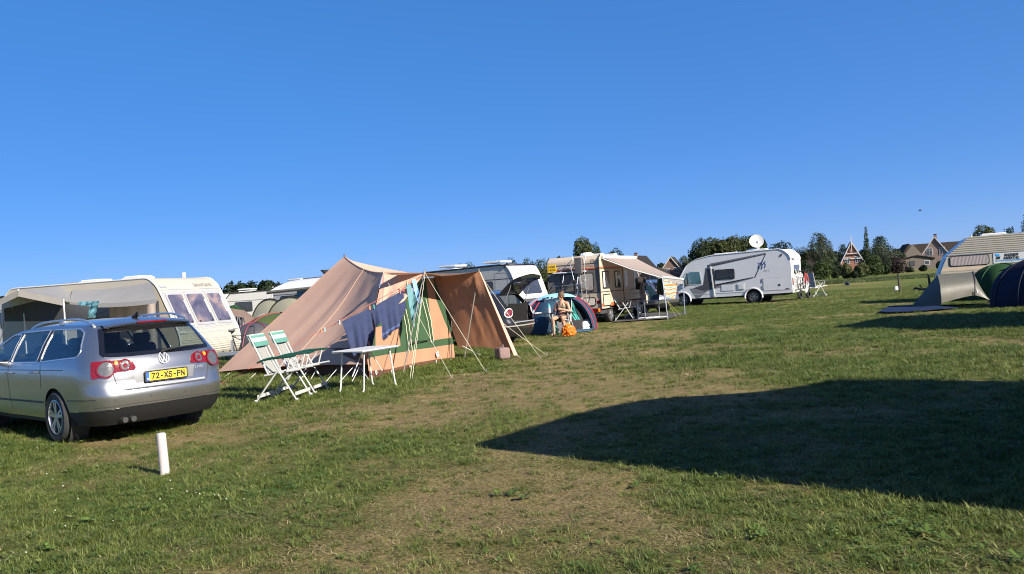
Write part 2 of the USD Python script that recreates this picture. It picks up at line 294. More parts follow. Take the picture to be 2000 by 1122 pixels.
WD = [G(62, 1075), G(100, 1090), G(985, 965), G(1010, 968), G(120, 868), G(165, 862), G(185, 858), G(820, 830), G(905, 880), G(1230, 940), G(1700, 1010), G(1760, 1030), G(1850, 1060), G(1950, 1090), G(700, 810), G(760, 820), G(640, 850), G(560, 840), G(1500, 1040), G(280, 1000), G(160, 1010)]
r = np.random.default_rng(44); WP = np.array([w+[r.normal(0, .07), r.normal(0, .07), 0] for w in WD for _ in range(3)])
def rosette(n, size, seed):
    q = np.random.default_rng(seed); b = MB()
    for k in range(n):
        a = k*2.4+q.uniform(-.3, .3); l = size*q.uniform(.6, 1.15); t = q.uniform(.15, .6); d = np.array([math.cos(a)*math.cos(t), math.sin(a)*math.cos(t), math.sin(t)]); s = np.array([-math.sin(a), math.cos(a), 0])*l*.17
        b.add([(0, 0, 0), d*l*.35+s*.7, d*l*.75+s, d*l-[0, 0, l*.12], d*l*.75-s, d*l*.35-s*.7], [[0, 1, 5], [1, 2, 5], [2, 4, 5], [2, 3, 4]])
    return b.mesh()
instancer('weed', [(rosette(11, .10, 5), CLOVM), (rosette(8, .075, 6), GRASSM)], WP, r.integers(0, 2, len(WP)), r.uniform(0, 6.28, len(WP)), r.uniform(.35, .75, len(WP)), 'broad leaved weeds sprouting here and there among the mown grass', 'weed')
# ---------------- shared looks
SILVER = pm('silver_paint', (.34, .345, .355), .30, .03, 3, metal=.92, coat=.6); BLACKP = pm('black_paint', (.012, .012, .014), .2, .03, 3, coat=.9)
PLASTIC = pm('black_plastic', (.010, .010, .011), .6, .2, 20, bump=.1, bscale=300, spec=.3); RUBBER = pm('tyre_rubber', (.02, .02, .021), .85, .25, 14, bump=.3, bscale=90)
ALLOY = pm('wheel_alloy', (.52, .52, .53), .3, .08, 9, metal=.85); CHROME = pm('chrome', (.55, .55, .56), .28, .03, 5, metal=.6); ALU = pm('aluminium', (.62, .63, .64), .35, .06, 12, metal=.9)
DARKIN = pm('dark_inside', (.03, .03, .033), .9, .2, 5); SEATM = pm('seat_cloth', (.10, .105, .115), .9, .2, 20); SEAM = pm('panel_gap', (.03, .03, .033), .7, 0)
REDL = pm('red_lens', (.13, .004, .005), .12, .15, 30, coat=.8); CLEARL = pm('clear_lens', (.13, .128, .125), .15, .8, 70, metal=.5, coat=.8); AMBER = pm('amber_lens', (.75, .22, .02), .2, .1, 30)
GLASS = glassm('car_glass', (.66, .72, .70)); GLASSD = glassm('car_glass_dark', (.42, .47, .45)); PLATEY = pm('plate_yellow', (.85, .50, .02), .45, .03); PLATEB = pm('plate_blue', (.02, .10, .45), .45, .03); INK = pm('ink_black', (.012, .012, .012), .6, 0); WHITEP = pm('white_gloss', (.52, .52, .505), .35, .03, 3); WHITEI = pm('white_ink', (.8, .8, .8), .6, 0)
# ---------------- estate car: a loft of plan outlines, rear axle at the origin, x forward, y left
I_ = np.interp
def make_car(name, label, paint, loc, az, open_hatch=False, lampstyle=0):
    xr = lambda z: I_(z, [.2, .3, .42, .55, .62, .68, .8, .95, 1.0, 1.38, 1.45], [-.93, -1.02, -1.07, -1.10, -1.095, -1.055, -1.05, -1.025, -.995, -.72, -.66])
    xf = lambda z: I_(z, [.2, .5, .7, .9, 1.4], [3.48, 3.64, 3.6, 3.45, 3.3])
    wz = lambda z: I_(z, [.2, .34, .5, .62, .75, .86, .96, 1.0, 1.2, 1.38, 1.45], [.80, .875, .895, .905, .912, .908, .888, .868, .775, .665, .60])
    ztx = lambda x: I_(x, [-1.2, -.75, -.2, .5, 1.1, 1.6, 1.85, 2.75, 3.2, 3.5, 3.7], [1.385, 1.40, 1.425, 1.435, 1.425, 1.385, 1.34, .98, .90, .80, .66])
    Lr, Lc, Wr, Rx, b0 = .60, .48, .60, .34, .055
    S = Lr+Lc+(4.76-b0-Rx-.5)+.75
    def loc_s(s):
        s = np.abs(s); Xo, Y = np.zeros_like(s), np.zeros_like(s)
        m = s <= Lr; Y[m] = s[m]; Xo[m] = b0*(s[m]/Lr)**2
        m = (s > Lr) & (s <= Lr+Lc); p = (s[m]-Lr)/Lc*np.pi/2; Y[m] = Wr+(.91-Wr)*np.sin(p); Xo[m] = b0+Rx*(1-np.cos(p))
        e = S-.75; m = (s > Lr+Lc) & (s <= e); Y[m] = .91; Xo[m] = b0+Rx+(s[m]-Lr-Lc)
        m = s > e; p = np.clip((s[m]-e)/.75, 0, 1)*np.pi/2; Y[m] = .91*np.cos(p)**.6; Xo[m] = 4.26+.5*np.sin(p)
        return Xo, Y
    sm = lambda t: np.clip(t, 0, 1)**2*(3-2*np.clip(t, 0, 1))
    def fn(u, v):
        u, v = np.asarray(u, float), np.asarray(v, float); Xo, Y = loc_s(u); x0 = Xo-1.10
        x = x0+(xr(v)+1.10)*sm((.55-x0)/1.2)+(xf(v)-3.66)*sm((x0-2.6)/1.0)
        w = wz(v)/.91*(1-.05*np.clip(-x/1.1, 0, 1)**2-.07*np.clip((x-2.2)/1.4, 0, 1)**2)
        return np.stack([x, -np.sign(u)*Y*w, v], 1)
    ss = np.linspace(0, S, 900)
    def su(x, z, side): 
        q = fn(-ss, np.full_like(ss, z))[:, 0]; k = np.maximum.accumulate(q+1e-6*np.arange(len(ss))); return (-1 if side > 0 else 1)*I_(x, k, ss)
    def yu(y, z):
        m = int(np.searchsorted(ss, Lr+Lc+.05)); q = fn(-ss[:m], np.full(m, z)); return -np.sign(y)*I_(abs(y), q[:, 1]+1e-6*np.arange(m), ss[:m])
    def sp(shape, side):                                                # a shape given in (x, z) on a flank
        shape = shapely.segmentize(shape, .06); return shapely.make_valid(shapely.transform(shape, lambda c: np.array([[su(a, b, side), b] for a, b in c])))
    def rp(shape):                                                      # a shape given in (y, z) on the rear
        shape = shapely.segmentize(shape, .05); return shapely.make_valid(shapely.transform(shape, lambda c: np.array([[yu(a, b), b] for a, b in c])))
    t = thing(name, label, 'car', loc, az)
    # outline of the whole shell in the loft's own coordinates
    us = np.linspace(-S, S, 300); top = []
    for u in us:
        z = 1.2
        for _ in range(8): z = float(ztx(fn(np.array([u]), np.array([z]))[0, 0]))
        top.append((u, z))
    shell = sg.Polygon([(-S, .22), (S, .22)]+top[::-1])
    front_w = rrect(1.52, .985, 2.45, 1.33, .05).intersection(poly((1.52, .985), (2.48, .985), (2.40, 1.03), (1.86, 1.30), (1.75, 1.335), (1.52, 1.36)))
    mid_w = poly((.58, .995), (1.44, .985), (1.44, 1.355), (.60, 1.375)).buffer(-.02).buffer(.02)
    quart = poly((-.62, 1.06), (.46, .998), (.48, 1.375), (-.33, 1.37), (-.44, 1.33)).buffer(-.05).buffer(.05)
    rear_w = poly((-.70, 1.03), (-.40, 1.015), (.40, 1.015), (.70, 1.03), (.585, 1.37), (-.585, 1.37)).buffer(-.04).buffer(.04)
    holes = [sp(k, s) for s in (1, -1) for k in (front_w, mid_w, quart)]
    hatch = poly((-.60, .60), (.60, .60), (.66, 1.0), (.57, 1.38), (-.57, 1.38), (-.66, 1.0)).buffer(-.03).buffer(.03)
    holes.append(rp(hatch if open_hatch else rear_w))
    for s in (1, -1):
        for ax in (0, 2.71): holes.append(sp(sg.Point(ax, .31).buffer(.365, quad_segs=8), s))
    low = sg.box(-S, .2, S, .27).union(rp(poly((-.95, .2), (.95, .2), (.95, .40), (.5, .425), (-.5, .425), (-.95, .40)))).union(sp(poly((-1.2, .2), (-.34, .2), (-.34, .385), (-1.2, .40)), 1)).union(sp(poly((-1.2, .2), (-.34, .2), (-.34, .385), (-1.2, .40)), -1))
    cut = shapely.union_all(holes)
    part('body', patch(fn, shell.difference(cut).difference(low), .07), paint, t, smooth=50)
    part('lower_bumper', patch(fn, shell.intersection(low).difference(cut), .08, off=.004), PLASTIC, t, smooth=50)
    # roof and bonnet, spanned between the two flanks; the windscreen is the sloping stretch
    us = np.linspace(0.02, S-.01, 170); L = []
    for u in us:
        z = 1.2
        for _ in range(8): z = float(ztx(fn(np.array([-u]), np.array([z]))[0, 0]))
        L.append(fn(np.array([-u]), np.array([z]))[0])
    L = np.array(L); yy = np.linspace(1, -1, 13); crown = .055*sm((L[:, 0]+.8)/.5)
    rows = np.stack([np.stack([L[:, 0], L[:, 1]*k, L[:, 2]+crown*(1-k*k)], 1) for k in yy], 1)
    a = np.searchsorted(L[:, 0], 1.80); b = np.searchsorted(L[:, 0], 2.72)
    part('roof', MB().grid(rows[:a+1], flip=False), paint, t); part('windscreen', MB().grid(rows[a:b+1]), GLASS, t); part('bonnet', MB().grid(rows[b:]), paint, t)
    for k, nm in ((front_w, 'front_side_window'), (mid_w, 'rear_side_window'), (quart, 'load_bay_window')):
        for s in (1, -1):
            p = part(nm, patch(fn, sp(k.buffer(.006), s), .08, off=-.006), GLASS, t)
            part('chrome_trim', patch(fn, sp(ring(k.buffer(.016), .014), s), .12, off=.004, thick=.008), ALU if lampstyle == 0 else PLASTIC, p)
    if not open_hatch:
        rw = part('rear_window', patch(fn, rp(rear_w.buffer(.006)), .07, off=-.004), GLASSD, t)
        part('frit', patch(fn, rp(ring(rear_w, .05)), .07, off=-.001), pm('frit_black', (.006, .006, .007), .08, .1, coat=.5), rw)
        w = MB().tube([(-1.005, .02, 1.035), (-.985, -.1, 1.06), (-.975, -.33, 1.075), (-.965, -.52, 1.075)], [.022, .014, .010, .006]); part('wiper', w, PLASTIC, t)
    # pillars, seams, mouldings
    for s in (1, -1):
        for q in (((.46, .995), (.58, .995), (.60, 1.375), (.48, 1.375)), ((1.44, .985), (1.52, .985), (1.52, 1.355), (1.44, 1.355))): part('pillar', patch(fn, sp(poly(*q), s), .1, off=.002), INK, t)
        ln = [[(1.50, .98), (1.50, .60), (1.47, .30)], [(.42, .99), (.37, .80), (.40, .66)], [(2.62, .98), (2.58, .40)]]
        [part('door_seam', patch(fn, sp(sg.LineString(q).buffer(.005, cap_style='flat'), s), .1, off=.0015), SEAM, t) for q in ln]
        part('side_moulding', patch(fn, sp(sg.LineString([(.36, .485), (2.35, .475)]).buffer(.012, cap_style='flat').union(sg.LineString([(-.36, .53), (-.92, .545)]).buffer(.006)), s), .1, off=.004, thick=.006), paint if 0 else SEAM, t)
        part('shoulder_line', patch(fn, sp(sg.LineString([(-.30, .895), (2.4, .875)]).buffer(.004), s), .1, off=.0012), SEAM, t)
        for hx, hz in ((.47, .86), (1.32, .84)):
            h = MB(); y = s*(wz(hz)-.01)
            h.tube([(hx, y, hz), (hx+.02, y+s*.035, hz+.004), (hx+.17, y+s*.04, hz+.004), (hx+.2, y, hz)], .014); part('door_handle', h, paint, t)
        mir = MB().box((1.98, s*1.0, 1.02), (.12, .19, .14), bev=.04).box((2.02, s*.90, .985), (.06, .12, .05), bev=.015); part('wing_mirror', mir, paint, t)
        yw = np.array([wz(1.40)-.05])[0]
        r_ = bez([(-.52, s*yw, 1.415), (-.36, s*yw, 1.462), (.4, s*yw, 1.498), (1.1, s*(yw-.01), 1.475), (1.52, s*(yw-.03), 1.40)], 16); rl = MB().tube(r_, .016); rl.box((.42, s*yw, 1.465), (.09, .03, .06), bev=.008); part('roof_rail', rl, ALU, t)
    # rear lamps
    for s in (1, -1):
        if lampstyle == 0:
            k = poly((.91, .985), (.91, .79), (.80, .785), (.72, .80), (.56, .845), (.36, .855), (.345, .88), (.375, .955), (.42, .975), (.60, .98)); k = k if s > 0 else sa.scale(k, -1, 1, origin=(0, 0))
            shp = rp(k.buffer(-.012).buffer(.012)).intersection(sg.box(-(Lr+.26), .5, Lr+.26, 1.2)).buffer(-.02).buffer(.02)
            lamp = part('tail_light', patch(fn, shp, .05, off=.012, thick=.014), REDL, t)
            for cy, cz, r in ((.675, .885, .085), (.465, .915, .055)):
                u = yu(s*cy, cz); part('lens', patch(fn, sg.Point(u, cz).buffer(r), .03, off=.02, thick=.008), CLEARL, lamp); part('lens_rim', patch(fn, sg.Point(u, cz).buffer(r+.012).difference(sg.Point(u, cz).buffer(r-.004)), .03, off=.024, thick=.01), REDL, lamp)
            u = yu(s*.56, .945); part('indicator', patch(fn, sg.Point(u, .95).buffer(.022), .03, off=.018), AMBER, lamp)
            u = yu(s*.465, .915); part('lens_core', patch(fn, sg.Point(u, .915).buffer(.026), .03, off=.026), REDL, lamp)
        else:
            u0 = -s*(Lr+.13)
            lamp = part('tail_light', patch(fn, sa.rotate(sa.scale(sg.Point(u0, .875).buffer(1, quad_segs=10), .15, .115), s*28), .05, off=.014, thick=.016), WHITEP, t)
            part('lens', patch(fn, sa.rotate(sa.scale(sg.Point(u0, .875).buffer(1, quad_segs=10), .12, .085), s*28), .05, off=.022, thick=.006), REDL, lamp)
            part('reflector', patch(fn, sa.rotate(sg.box(u0-.08, .855, u0+.08, .865).union(sg.box(u0-.08, .89, u0+.08, .90)), s*28), .05, off=.026), CLEARL, lamp)
    # underbody, cabin, seats, wheels
    part('underbody', MB().box((1.4, 0, .31), (3.9, 1.30, .2)), DARKIN, t)
    cab = MB().box((1.0, 0, .44), (3.6, 1.62, .02)).box((-.2, 0, .66), (1.2, 1.5, .012)) if not open_hatch else MB().box((1.0, 0, .44), (3.6, 1.62, .02))
    cab.box((2.55, 0, .75), (.35, 1.55, .45), bev=.05); part('cabin_floor', cab, DARKIN, t)
    st = MB()
    for y in (.42, 0, -.42): st.box((.42, y, .86), (.14, .40, .52), bev=.06).box((.40, y, 1.19), (.10, .24, .14), bev=.045)
    part('rear_seat', st, SEATM, t)
    for y in (.40, -.40): part('front_seat', MB().box((1.32, y, .86), (.16, .46, .62), bev=.07).box((1.30, y, 1.23), (.11, .26, .18), bev=.05).box((1.55, y, .56), (.5, .46, .14), bev=.05), SEATM, t)
    for ax in (0, 2.71):
        for s in (1, -1):
            part('wheel_arch', MB().lathe([(.37, 0), (.37, .22), (.02, .22)], (ax, s*.86, .31), (0, -s, 0), 18), DARKIN, t)
            y = s*.80; w = part('wheel', MB().lathe([(.2, -.11), (.29, -.115), (.312, -.085), (.316, 0), (.312, .085), (.29, .112), (.215, .104), (.2, .09)], (ax, y, .316), (0, s, 0), 30), RUBBER, t)
            rim = MB().lathe([(.215, .104), (.205, .108), (.19, .075), (.19, -.08)], (ax, y, .316), (0, s, 0), 26).lathe([(.0, .10), (.035, .10), (.05, .085), (.055, .05)], (ax, y, .316), (0, s, 0), 14)
            for k in range(5):
                for d in (-.17, .17):
                    g = k*2*np.pi/5+.3+d; rim.bar((ax+.03*math.cos(g), y+s*.085, .316+.03*math.sin(g)), (ax+.2*math.cos(g), y+s*.095, .316+.2*math.sin(g)), .034, .02, up=(0, 1, 0))
            part('rim', rim, ALLOY, w); part('brake', MB().disc((ax, y+s*.04, .316), (0, s, 0), .18, 20), DARKIN, w)
    return t, fn, yu, rp, sp
CARLOC, CARAZ = (-5.14, 10.79, -.02), -49.8
car, cfn, cyu, crp, csp = make_car('estate_car', 'silver estate car with yellow number plate and round red tail lights, parked nearest', SILVER, CARLOC, CARAZ)
def rflat(shape): return crp(shape)
def flipy(shape, y0, z0):                                               # text: reads left to right for someone behind the car, whose right is -y
    return sa.translate(sa.scale(shape, -1, 1, origin=(0, 0)), y0, z0)
sp_ = MB()
P_ = []
for k in np.linspace(-1, 1, 15):
    y = .55*k; bow = .05*k*k; P_.append([(-.60+bow, y, 1.452-.05*k*k), (-.74+bow*1.6, y, 1.438-.035*k*k), (-.79+bow*1.8, y, 1.418-.04*k*k), (-.775+bow*1.8, y, 1.40-.04*k*k), (-.70+bow, y, 1.375-.01*k*k)])
car_sp = part('roof_spoiler', sp_.grid(np.array(P_)), SILVER, car); part('brake_light', MB().box((-.785, 0, 1.417), (.02, .38, .022), bev=.004), REDL, car_sp)
part('antenna', MB().tube([(-.30, 0, 1.475), (-.36, 0, 1.49), (-.42, 0, 1.54), (-.44, 0, 1.545), (-.44, 0, 1.48)], [.03, .03, .012, .01, .02]), PLASTIC, car)
tg = sg.LineString([(.615, .99), (.60, .80), (.565, .66), (.52, .625), (-.52, .625), (-.565, .66), (-.60, .80), (-.615, .99)]).buffer(.005)
part('tailgate_seam', patch(cfn, rflat(tg), .06, off=.0015), SEAM, car)
part('tailgate_strip', patch(cfn, rflat(rrect(-.52, .632, .52, .655, .01)), .06, off=.012, thick=.014), CHROME, car)
rec = part('plate_recess', patch(cfn, rflat(poly((-.36, .69), (.36, .69), (.40, .835), (-.40, .835)).buffer(-.01).buffer(.01)), .06, off=.0016), pm('recess_shade', (.20, .205, .215), .5, .05, metal=.5), car)
part('bumper_crease', patch(cfn, rflat(sg.LineString([(-.8, .445), (-.4, .452), (.4, .452), (.8, .445)]).buffer(.006)), .06, off=.0016), SEAM, car)
pt = math.radians(2); px_ = -1.083
pl = plane((px_, .26, .70), (0, -1, 0), (math.sin(pt), 0, math.cos(pt)))
np_ = part('number_plate', patch(pl, rrect(0, 0, .52, .11, .012), .2, thick=.008), PLATEY, car)
part('plate_frame', patch(pl, ring(rrect(-.012, -.012, .532, .122, .015), .016), .2, off=.002, thick=.012), INK, np_)
part('country_band', patch(pl, rrect(.004, .003, .044, .107, .006), .2, off=.0015), PLATEB, np_); part('country_letters', patch(pl, sa.translate(textshape('NL', .018), .012, .018), .1, off=.0025), WHITEI, np_)
tx = textshape('72-XS-FN', .068, True).buffer(.0028); tw = tx.bounds; tx = sa.translate(sa.scale(tx, .425/(tw[2]-tw[0]), 1, origin=(tw[0], 0)), .068-tw[0], .021); part('plate_letters', patch(pl, tx, .2, off=.0025), INK, np_)
# round badge: rim, dark field, two stacked strokes
bz = 1.005-.05; bu = 0.0
bd = part('badge', patch(cfn, sg.Point(0, bz).buffer(.066), .05, off=.012, thick=.012), pm('badge_field', (.10, .11, .13), .3, .05, metal=.5), car)
lg = shapely.union_all([sg.LineString([(-.026, .052), (0, .0), (.026, .052)]).buffer(.0065), sg.LineString([(-.049, .028), (-.022, -.045), (0, .0), (.022, -.045), (.049, .028)]).buffer(.0065)])
part('badge_sign', patch(cfn, sa.translate(lg.intersection(circle(0, 0, .06)), 0, bz), .05, off=.016), CHROME, bd); part('badge_rim', patch(cfn, ring(sg.Point(0, bz).buffer(.07), .012), .05, off=.018, thick=.016), CHROME, bd)
part('model_letters', patch(cfn, rflat(flipy(textshape('PASSAT', .026, True), .56, .755)), .05, off=.003), CHROME, car); part('engine_letters', patch(cfn, rflat(flipy(textshape('2.0 TDI', .024, True), -.40, .79)), .05, off=.003), CHROME, car)
for y in (-.62, -.22, .22, .62): part('parking_sensor', patch(cfn, ring(sg.Point(cyu(y, .52), .52).buffer(.016), .003), .03, off=.003), SEAM, car)
part('exhaust', MB().tube([(-.7, .42, .27), (-1.05, .42, .275)], .034, 10).tube([(-.7, .52, .27), (-1.05, .52, .275)], .034, 10), pm('exhaust_steel', (.02, .02, .02), .7, .2), car)
# ---------------- caravans and campers: a side profile (x forward, z up) carried across the width
def side_shape(shape, s): return sa.scale(shape, -1, 1, origin=(0, 0)) if s > 0 else shape
class Van:
    def __init__(v, t, prof, W, mats, trim, step=.25, r=.022, rowstep=None):
        v.t, v.W, v.prof = t, W, np.asarray(prof, float); v.poly = sg.Polygon(v.prof)
        v.left = plane((0, W/2, 0), (-1, 0, 0), (0, 0, 1)); v.right = plane((0, -W/2, 0), (1, 0, 0), (0, 0, 1))
        p = np.vstack([v.prof, v.prof[:1]]); v.d = np.r_[0, np.cumsum(np.linalg.norm(np.diff(p, axis=0), axis=1))]; v.p = p
        v.wrap = lambda a, b: np.stack([np.interp(a, v.d, p[:, 0]), -np.asarray(b), np.interp(a, v.d, p[:, 1])], 1)
    def flank(v, s): return v.left if s > 0 else v.right
    def on(v, name, shape, s, m, parent=None, off=.004, thick=.0, step=.4, **k):
        """a flat piece on a flank; the shape is given in (x, z)"""
        return part(name, patch(v.flank(s), side_shape(shape, s), step, off=off, thick=thick), m, parent or v.t, **k)
    def text(v, name, shape, x, z, s, m, parent=None, off=.006):        # the shape reads along +x of its own; for the left flank it runs towards -x
        return part(name, patch(v.flank(s), sa.translate(shape, -x if s > 0 else x, z), 1.0, off=off), m, parent or v.t)
    def end(v, name, shape, front, m, parent=None, off=.004, thick=0.0, step=.15, **k):
        """a piece on the front or rear face; the shape is given in (to the right as one looks at that face, z)"""
        n = len(v.d); z = v.p[:, 1]; xm = (v.prof[:, 0].max()+v.prof[:, 0].min())/2
        sel = [i for i in range(n-1) if (v.p[i, 0] > xm and v.p[i+1, 0] > xm) == front or False]
        fr = [i for i in range(n-1) if ((v.p[i, 0]+v.p[i+1, 0])/2 > xm) == front and (v.p[i+1, 1] > v.p[i, 1]+1e-6 if front else v.p[i+1, 1] < v.p[i, 1]-1e-6)]
        zz = np.array([z[i] for i in fr]+[z[fr[-1]+1]]); dd = np.array([v.d[i] for i in fr]+[v.d[fr[-1]+1]])
        if not front: zz, dd = zz[::-1], dd[::-1]
        tz = lambda q: np.interp(q, zz, dd)
        f = (lambda c: np.stack([tz(c[:, 1]), -c[:, 0]], 1)) if front else (lambda c: np.stack([tz(c[:, 1]), c[:, 0]], 1))
        return part(name, patch(v.wrap, shapely.make_valid(shapely.transform(shapely.segmentize(shape, .12), f)), step, off=off, thick=thick), m, parent or v.t, **k)
    def edges(v, name, m, r=.022, x0=None):
        for s in (1, -1):
            q = v.p[v.p[:, 1] > .6]
            part(name, MB().tube(np.c_[q[:, 0], np.full(len(q), s*(v.W/2-.004)), q[:, 1]], r, 6), m, v.t)
def rprof(pts, r, n=5):
    """a profile with rounded corners (r: one radius per corner)"""
    out = []; m = len(pts); r = np.broadcast_to(r, (m,))
    for i in range(m):
        p, a, b = (np.array(pts[k % m], float) for k in (i, i-1, i+1)); u, w = nrm(a-p), nrm(b-p); q = min(r[i], .45*np.linalg.norm(a-p), .45*np.linalg.norm(b-p))
        if q < 1e-3: out.append(p); continue
        for t in np.linspace(0, 1, n+1): out.append((1-t)**2*(p+u*q)+2*t*(1-t)*p+t*t*(p+w*q))
    return out
def wheel(t, x, y, s, r=.31, w=.18, rimm=None, rubber=None, spokes=6):
    p = part('wheel', MB().lathe([(r*.62, -w/2), (r*.94, -w/2), (r, -w*.35), (r, w*.35), (r*.94, w/2), (r*.64, w/2-.005)], (x, y, r), (0, s, 0), 24), rubber or RUBBER, t)
    rm = MB().lathe([(r*.66, w/2-.01), (r*.6, w/2-.012), (r*.56, w*.25)], (x, y, r), (0, s, 0), 20).lathe([(0, w/2-.01), (r*.16, w/2-.012), (r*.2, w*.25)], (x, y, r), (0, s, 0), 12)
    for k in range(spokes): g = k*2*np.pi/spokes+.2; rm.bar((x, y+s*(w/2-.03), r), (x+r*.6*math.cos(g), y+s*(w/2-.03), r+r*.6*math.sin(g)), r*.17, .02, up=(0, 1, 0))
    part('rim', rm, rimm or ALLOY, p); part('brake', MB().disc((x, y+s*w*.2, r), (0, s, 0), r*.58, 18), DARKIN, p); return p
CREAM = pm('caravan_cream', (.365, .335, .27), .45, .05, 2, bump=.03, bscale=150); CREAMW = pm('caravan_white', (.44, .435, .415), .42, .04, 2); GREYW = pm('camper_grey', (.58, .585, .60), .38, .04, 2); BEIGE = pm('camper_beige', (.42, .345, .26), .5, .06, 2)
DGREY = pm('dark_grey', (.06, .06, .068), .45, .1, 5); BLACKT = pm('black_trim', (.018, .018, .019), .55, .1, 5); BROWNG = pm('brown_grey_panel', (.11, .10, .092), .55, .08, 3); ORANGE = pm('orange_stripe', (.45, .10, .03), .5, .05)
PANE = pm('smoked_pane', (.03, .033, .04), .06, .3, 2, coat=.6); PANEV = mat('smoked_pane_violet', {'g': ('texture_coordinate', {}), 'n': ('noise_texture', {'scale': 1.7, 'detail': 3.0, 'distortion': .6}), 'r': ('rgb_ramp', {'ramp': [(.3, (.035, .035, .06)), (.5, (.085, .08, .115)), (.62, (.20, .15, .14)), (.75, (.26, .21, .19))]}), 'p': ('principled_bsdf', {'roughness': .12, 'coat_weight': .6})}, [('g.object', 'n.vector'), ('n.fac', 'r.fac'), ('r.color', 'p.base_color')])
FRAMEG = pm('window_frame_grey', (.26, .265, .28), .5, .05); CORR = None
def roof_hatch(t, c, sz=(.6, .6, .09), m=None): part('roof_hatch', MB().box(c, sz, bev=.03).box((c[0], c[1], c[2]-sz[2]/2-.01), (sz[0]*1.12, sz[1]*1.12, .05), bev=.012), m or WHITEP, t)
# --- cream caravan with three front windows
t = thing('caravan', 'cream caravan with three front windows, a sun canopy along its side', 'caravan', (-7.62, 20.6, -.05), 109.5); bey = t
pr = rprof([(-.15, .34), (0, .55), (.0, .95), (-.52, 2.03), (-.62, 2.2), (-.85, 2.4), (-5.4, 2.42), (-5.7, 2.1), (-5.75, .9), (-5.6, .34)], [.1, .15, .25, .12, .1, .3, .25, .3, .3, .1])
v = Van(t, pr, 2.2, None, None); bv = v
part('body', MB().tm(patch(v.left, side_shape(v.poly.difference(sg.Point(-3.0, .3).buffer(.38)), 1), .5)).tm(patch(v.right, side_shape(v.poly.difference(sg.Point(-3.0, .3).buffer(.38)), -1), .5)).tm(patch(v.wrap, sg.box(0, -1.1, v.d[-1], 1.1), .12, stepv=2.2)), CREAM, t, smooth=30)
v.edges('edge_rail', CREAMW)
for i, (a, b) in enumerate(((-.98, -.40), (-.34, .34), (.40, .98))):
    fr = v.end('window', rrect(a, 1.17, b, 2.0, .05), True, FRAMEG, off=.02, thick=.025)
    v.end('pane', rrect(a+.05, 1.23, b-.05, 1.95, .04), True, PANEV, fr, off=.032, thick=.012); 
    for q in (a+.12, b-.12): v.end('latch', sg.box(q-.02, 1.235, q+.02, 1.275), True, BLACKT, fr, off=.045, thick=.015)
    v.end('stay', sg.box(b-.085, 1.45, b-.065, 1.8), True, WHITEP, fr, off=.04, thick=.012)
v.end('window_surround', ring(rrect(-1.04, 1.11, 1.04, 2.05, .06), .05), True, FRAMEG, off=.008, thick=.01)
v.end('upper_rail', sg.box(-1.1, 2.08, 1.1, 2.10), True, FRAMEG, off=.012, thick=.014)
for z in (.98, 1.07): v.end('rib', sg.box(-1.08, z, 1.08, z+.014), True, FRAMEG, off=.006, thick=.008)
for k in range(7): v.end('rib', sg.box(-1.08, .50+k*.055, 1.08, .512+k*.055), True, CREAMW, off=.012, thick=.014)
v.end('bumper', sg.box(-1.08, .40, 1.08, .48), True, CREAM, off=.015, thick=.02); v.end('reflector', sg.box(.72, .41, .9, .47), True, DGREY, off=.03, thick=.012); v.end('lamp', circle(.45, .45, .03), True, DGREY, off=.03, thick=.012)
v.end('brand_letters', sa.translate(textshape('beyerland', .105), .18, 2.15), True, pm('grey_letters', (.10, .10, .105), .5, 0), off=.004)
v.end('vent', sg.box(-1.0, 2.14, -.8, 2.20), True, FRAMEG, off=.015, thick=.016)
for q in (.98, -.98): v.end('grab_handle', rrect(q-.1, 1.0, q+.1, 1.05, .02), True, CREAMW, off=.03, thick=.03)
roof_hatch(t, (-2.1, -.1, 2.50), (.5, .5, .05)); roof_hatch(t, (-3.5, -.1, 2.50), (.6, .5, .05)); part('roof_vent', MB().tube([(-1.35, .7, 2.42), (-1.35, .7, 2.56)], .05, 8), WHITEP, t)
for s in (1, -1): wheel(t, -3.0, s*.92, s, .3)
part('drawbar', MB().bar((0, .25, .4), (.9, 0, .42), .08).bar((0, -.25, .4), (.9, 0, .42), .08).tube([(.9, 0, .42), (1.05, 0, .45)], .05, 8).tube([(.6, 0, .2), (.6, 0, .75)], .03, 6), ALU, t); part('jockey_wheel', MB().lathe([(.05, -.04), (.1, -.03), (.1, .03), (.05, .04)], (.6, 0, .1), (0, 1, 0), 12), RUBBER, t)
for s in (1, -1):
    w_ = v.on('side_window', rrect(-2.6, 1.15, -1.5, 1.85, .08), s, FRAMEG, off=.012, thick=.014); v.on('pane', rrect(-2.56, 1.19, -1.54, 1.81, .06), s, PANE, w_, off=.02, thick=.008)
# --- white caravan with black awning rail, beyond the tent
t = thing('caravan', 'white caravan with dark end window and two raised roof hatches, beside the black car', 'caravan', (.98, 36.6, -.05), 124)
pr = rprof([(-.1, .4), (0, .6), (0, 1.1), (-.38, 2.2), (-.62, 2.6), (-5.2, 2.54), (-5.5, 2.2), (-5.55, .9), (-5.5, .4)], [.1, .15, .2, .2, .25, .25, .3, .3, .1])
v = Van(t, pr, 2.3, None, None)
sides = v.poly.difference(sg.Point(-3.4, .3).buffer(.4))
part('body', MB().tm(patch(v.left, side_shape(sides, 1), .5)).tm(patch(v.right, side_shape(sides, -1), .5)).tm(patch(v.wrap, sg.box(0, -1.15, v.d[-1], 1.15), .12, stepv=2.3)), CREAMW, t, smooth=30)
v.edges('edge_rail', CREAMW, .03)
fr = v.end('window', rrect(-.82, 1.22, .82, 2.13, .14), True, CREAMW, off=.02, thick=.025); v.end('pane', rrect(-.76, 1.28, .76, 2.07, .12), True, PANE, fr, off=.03, thick=.01)
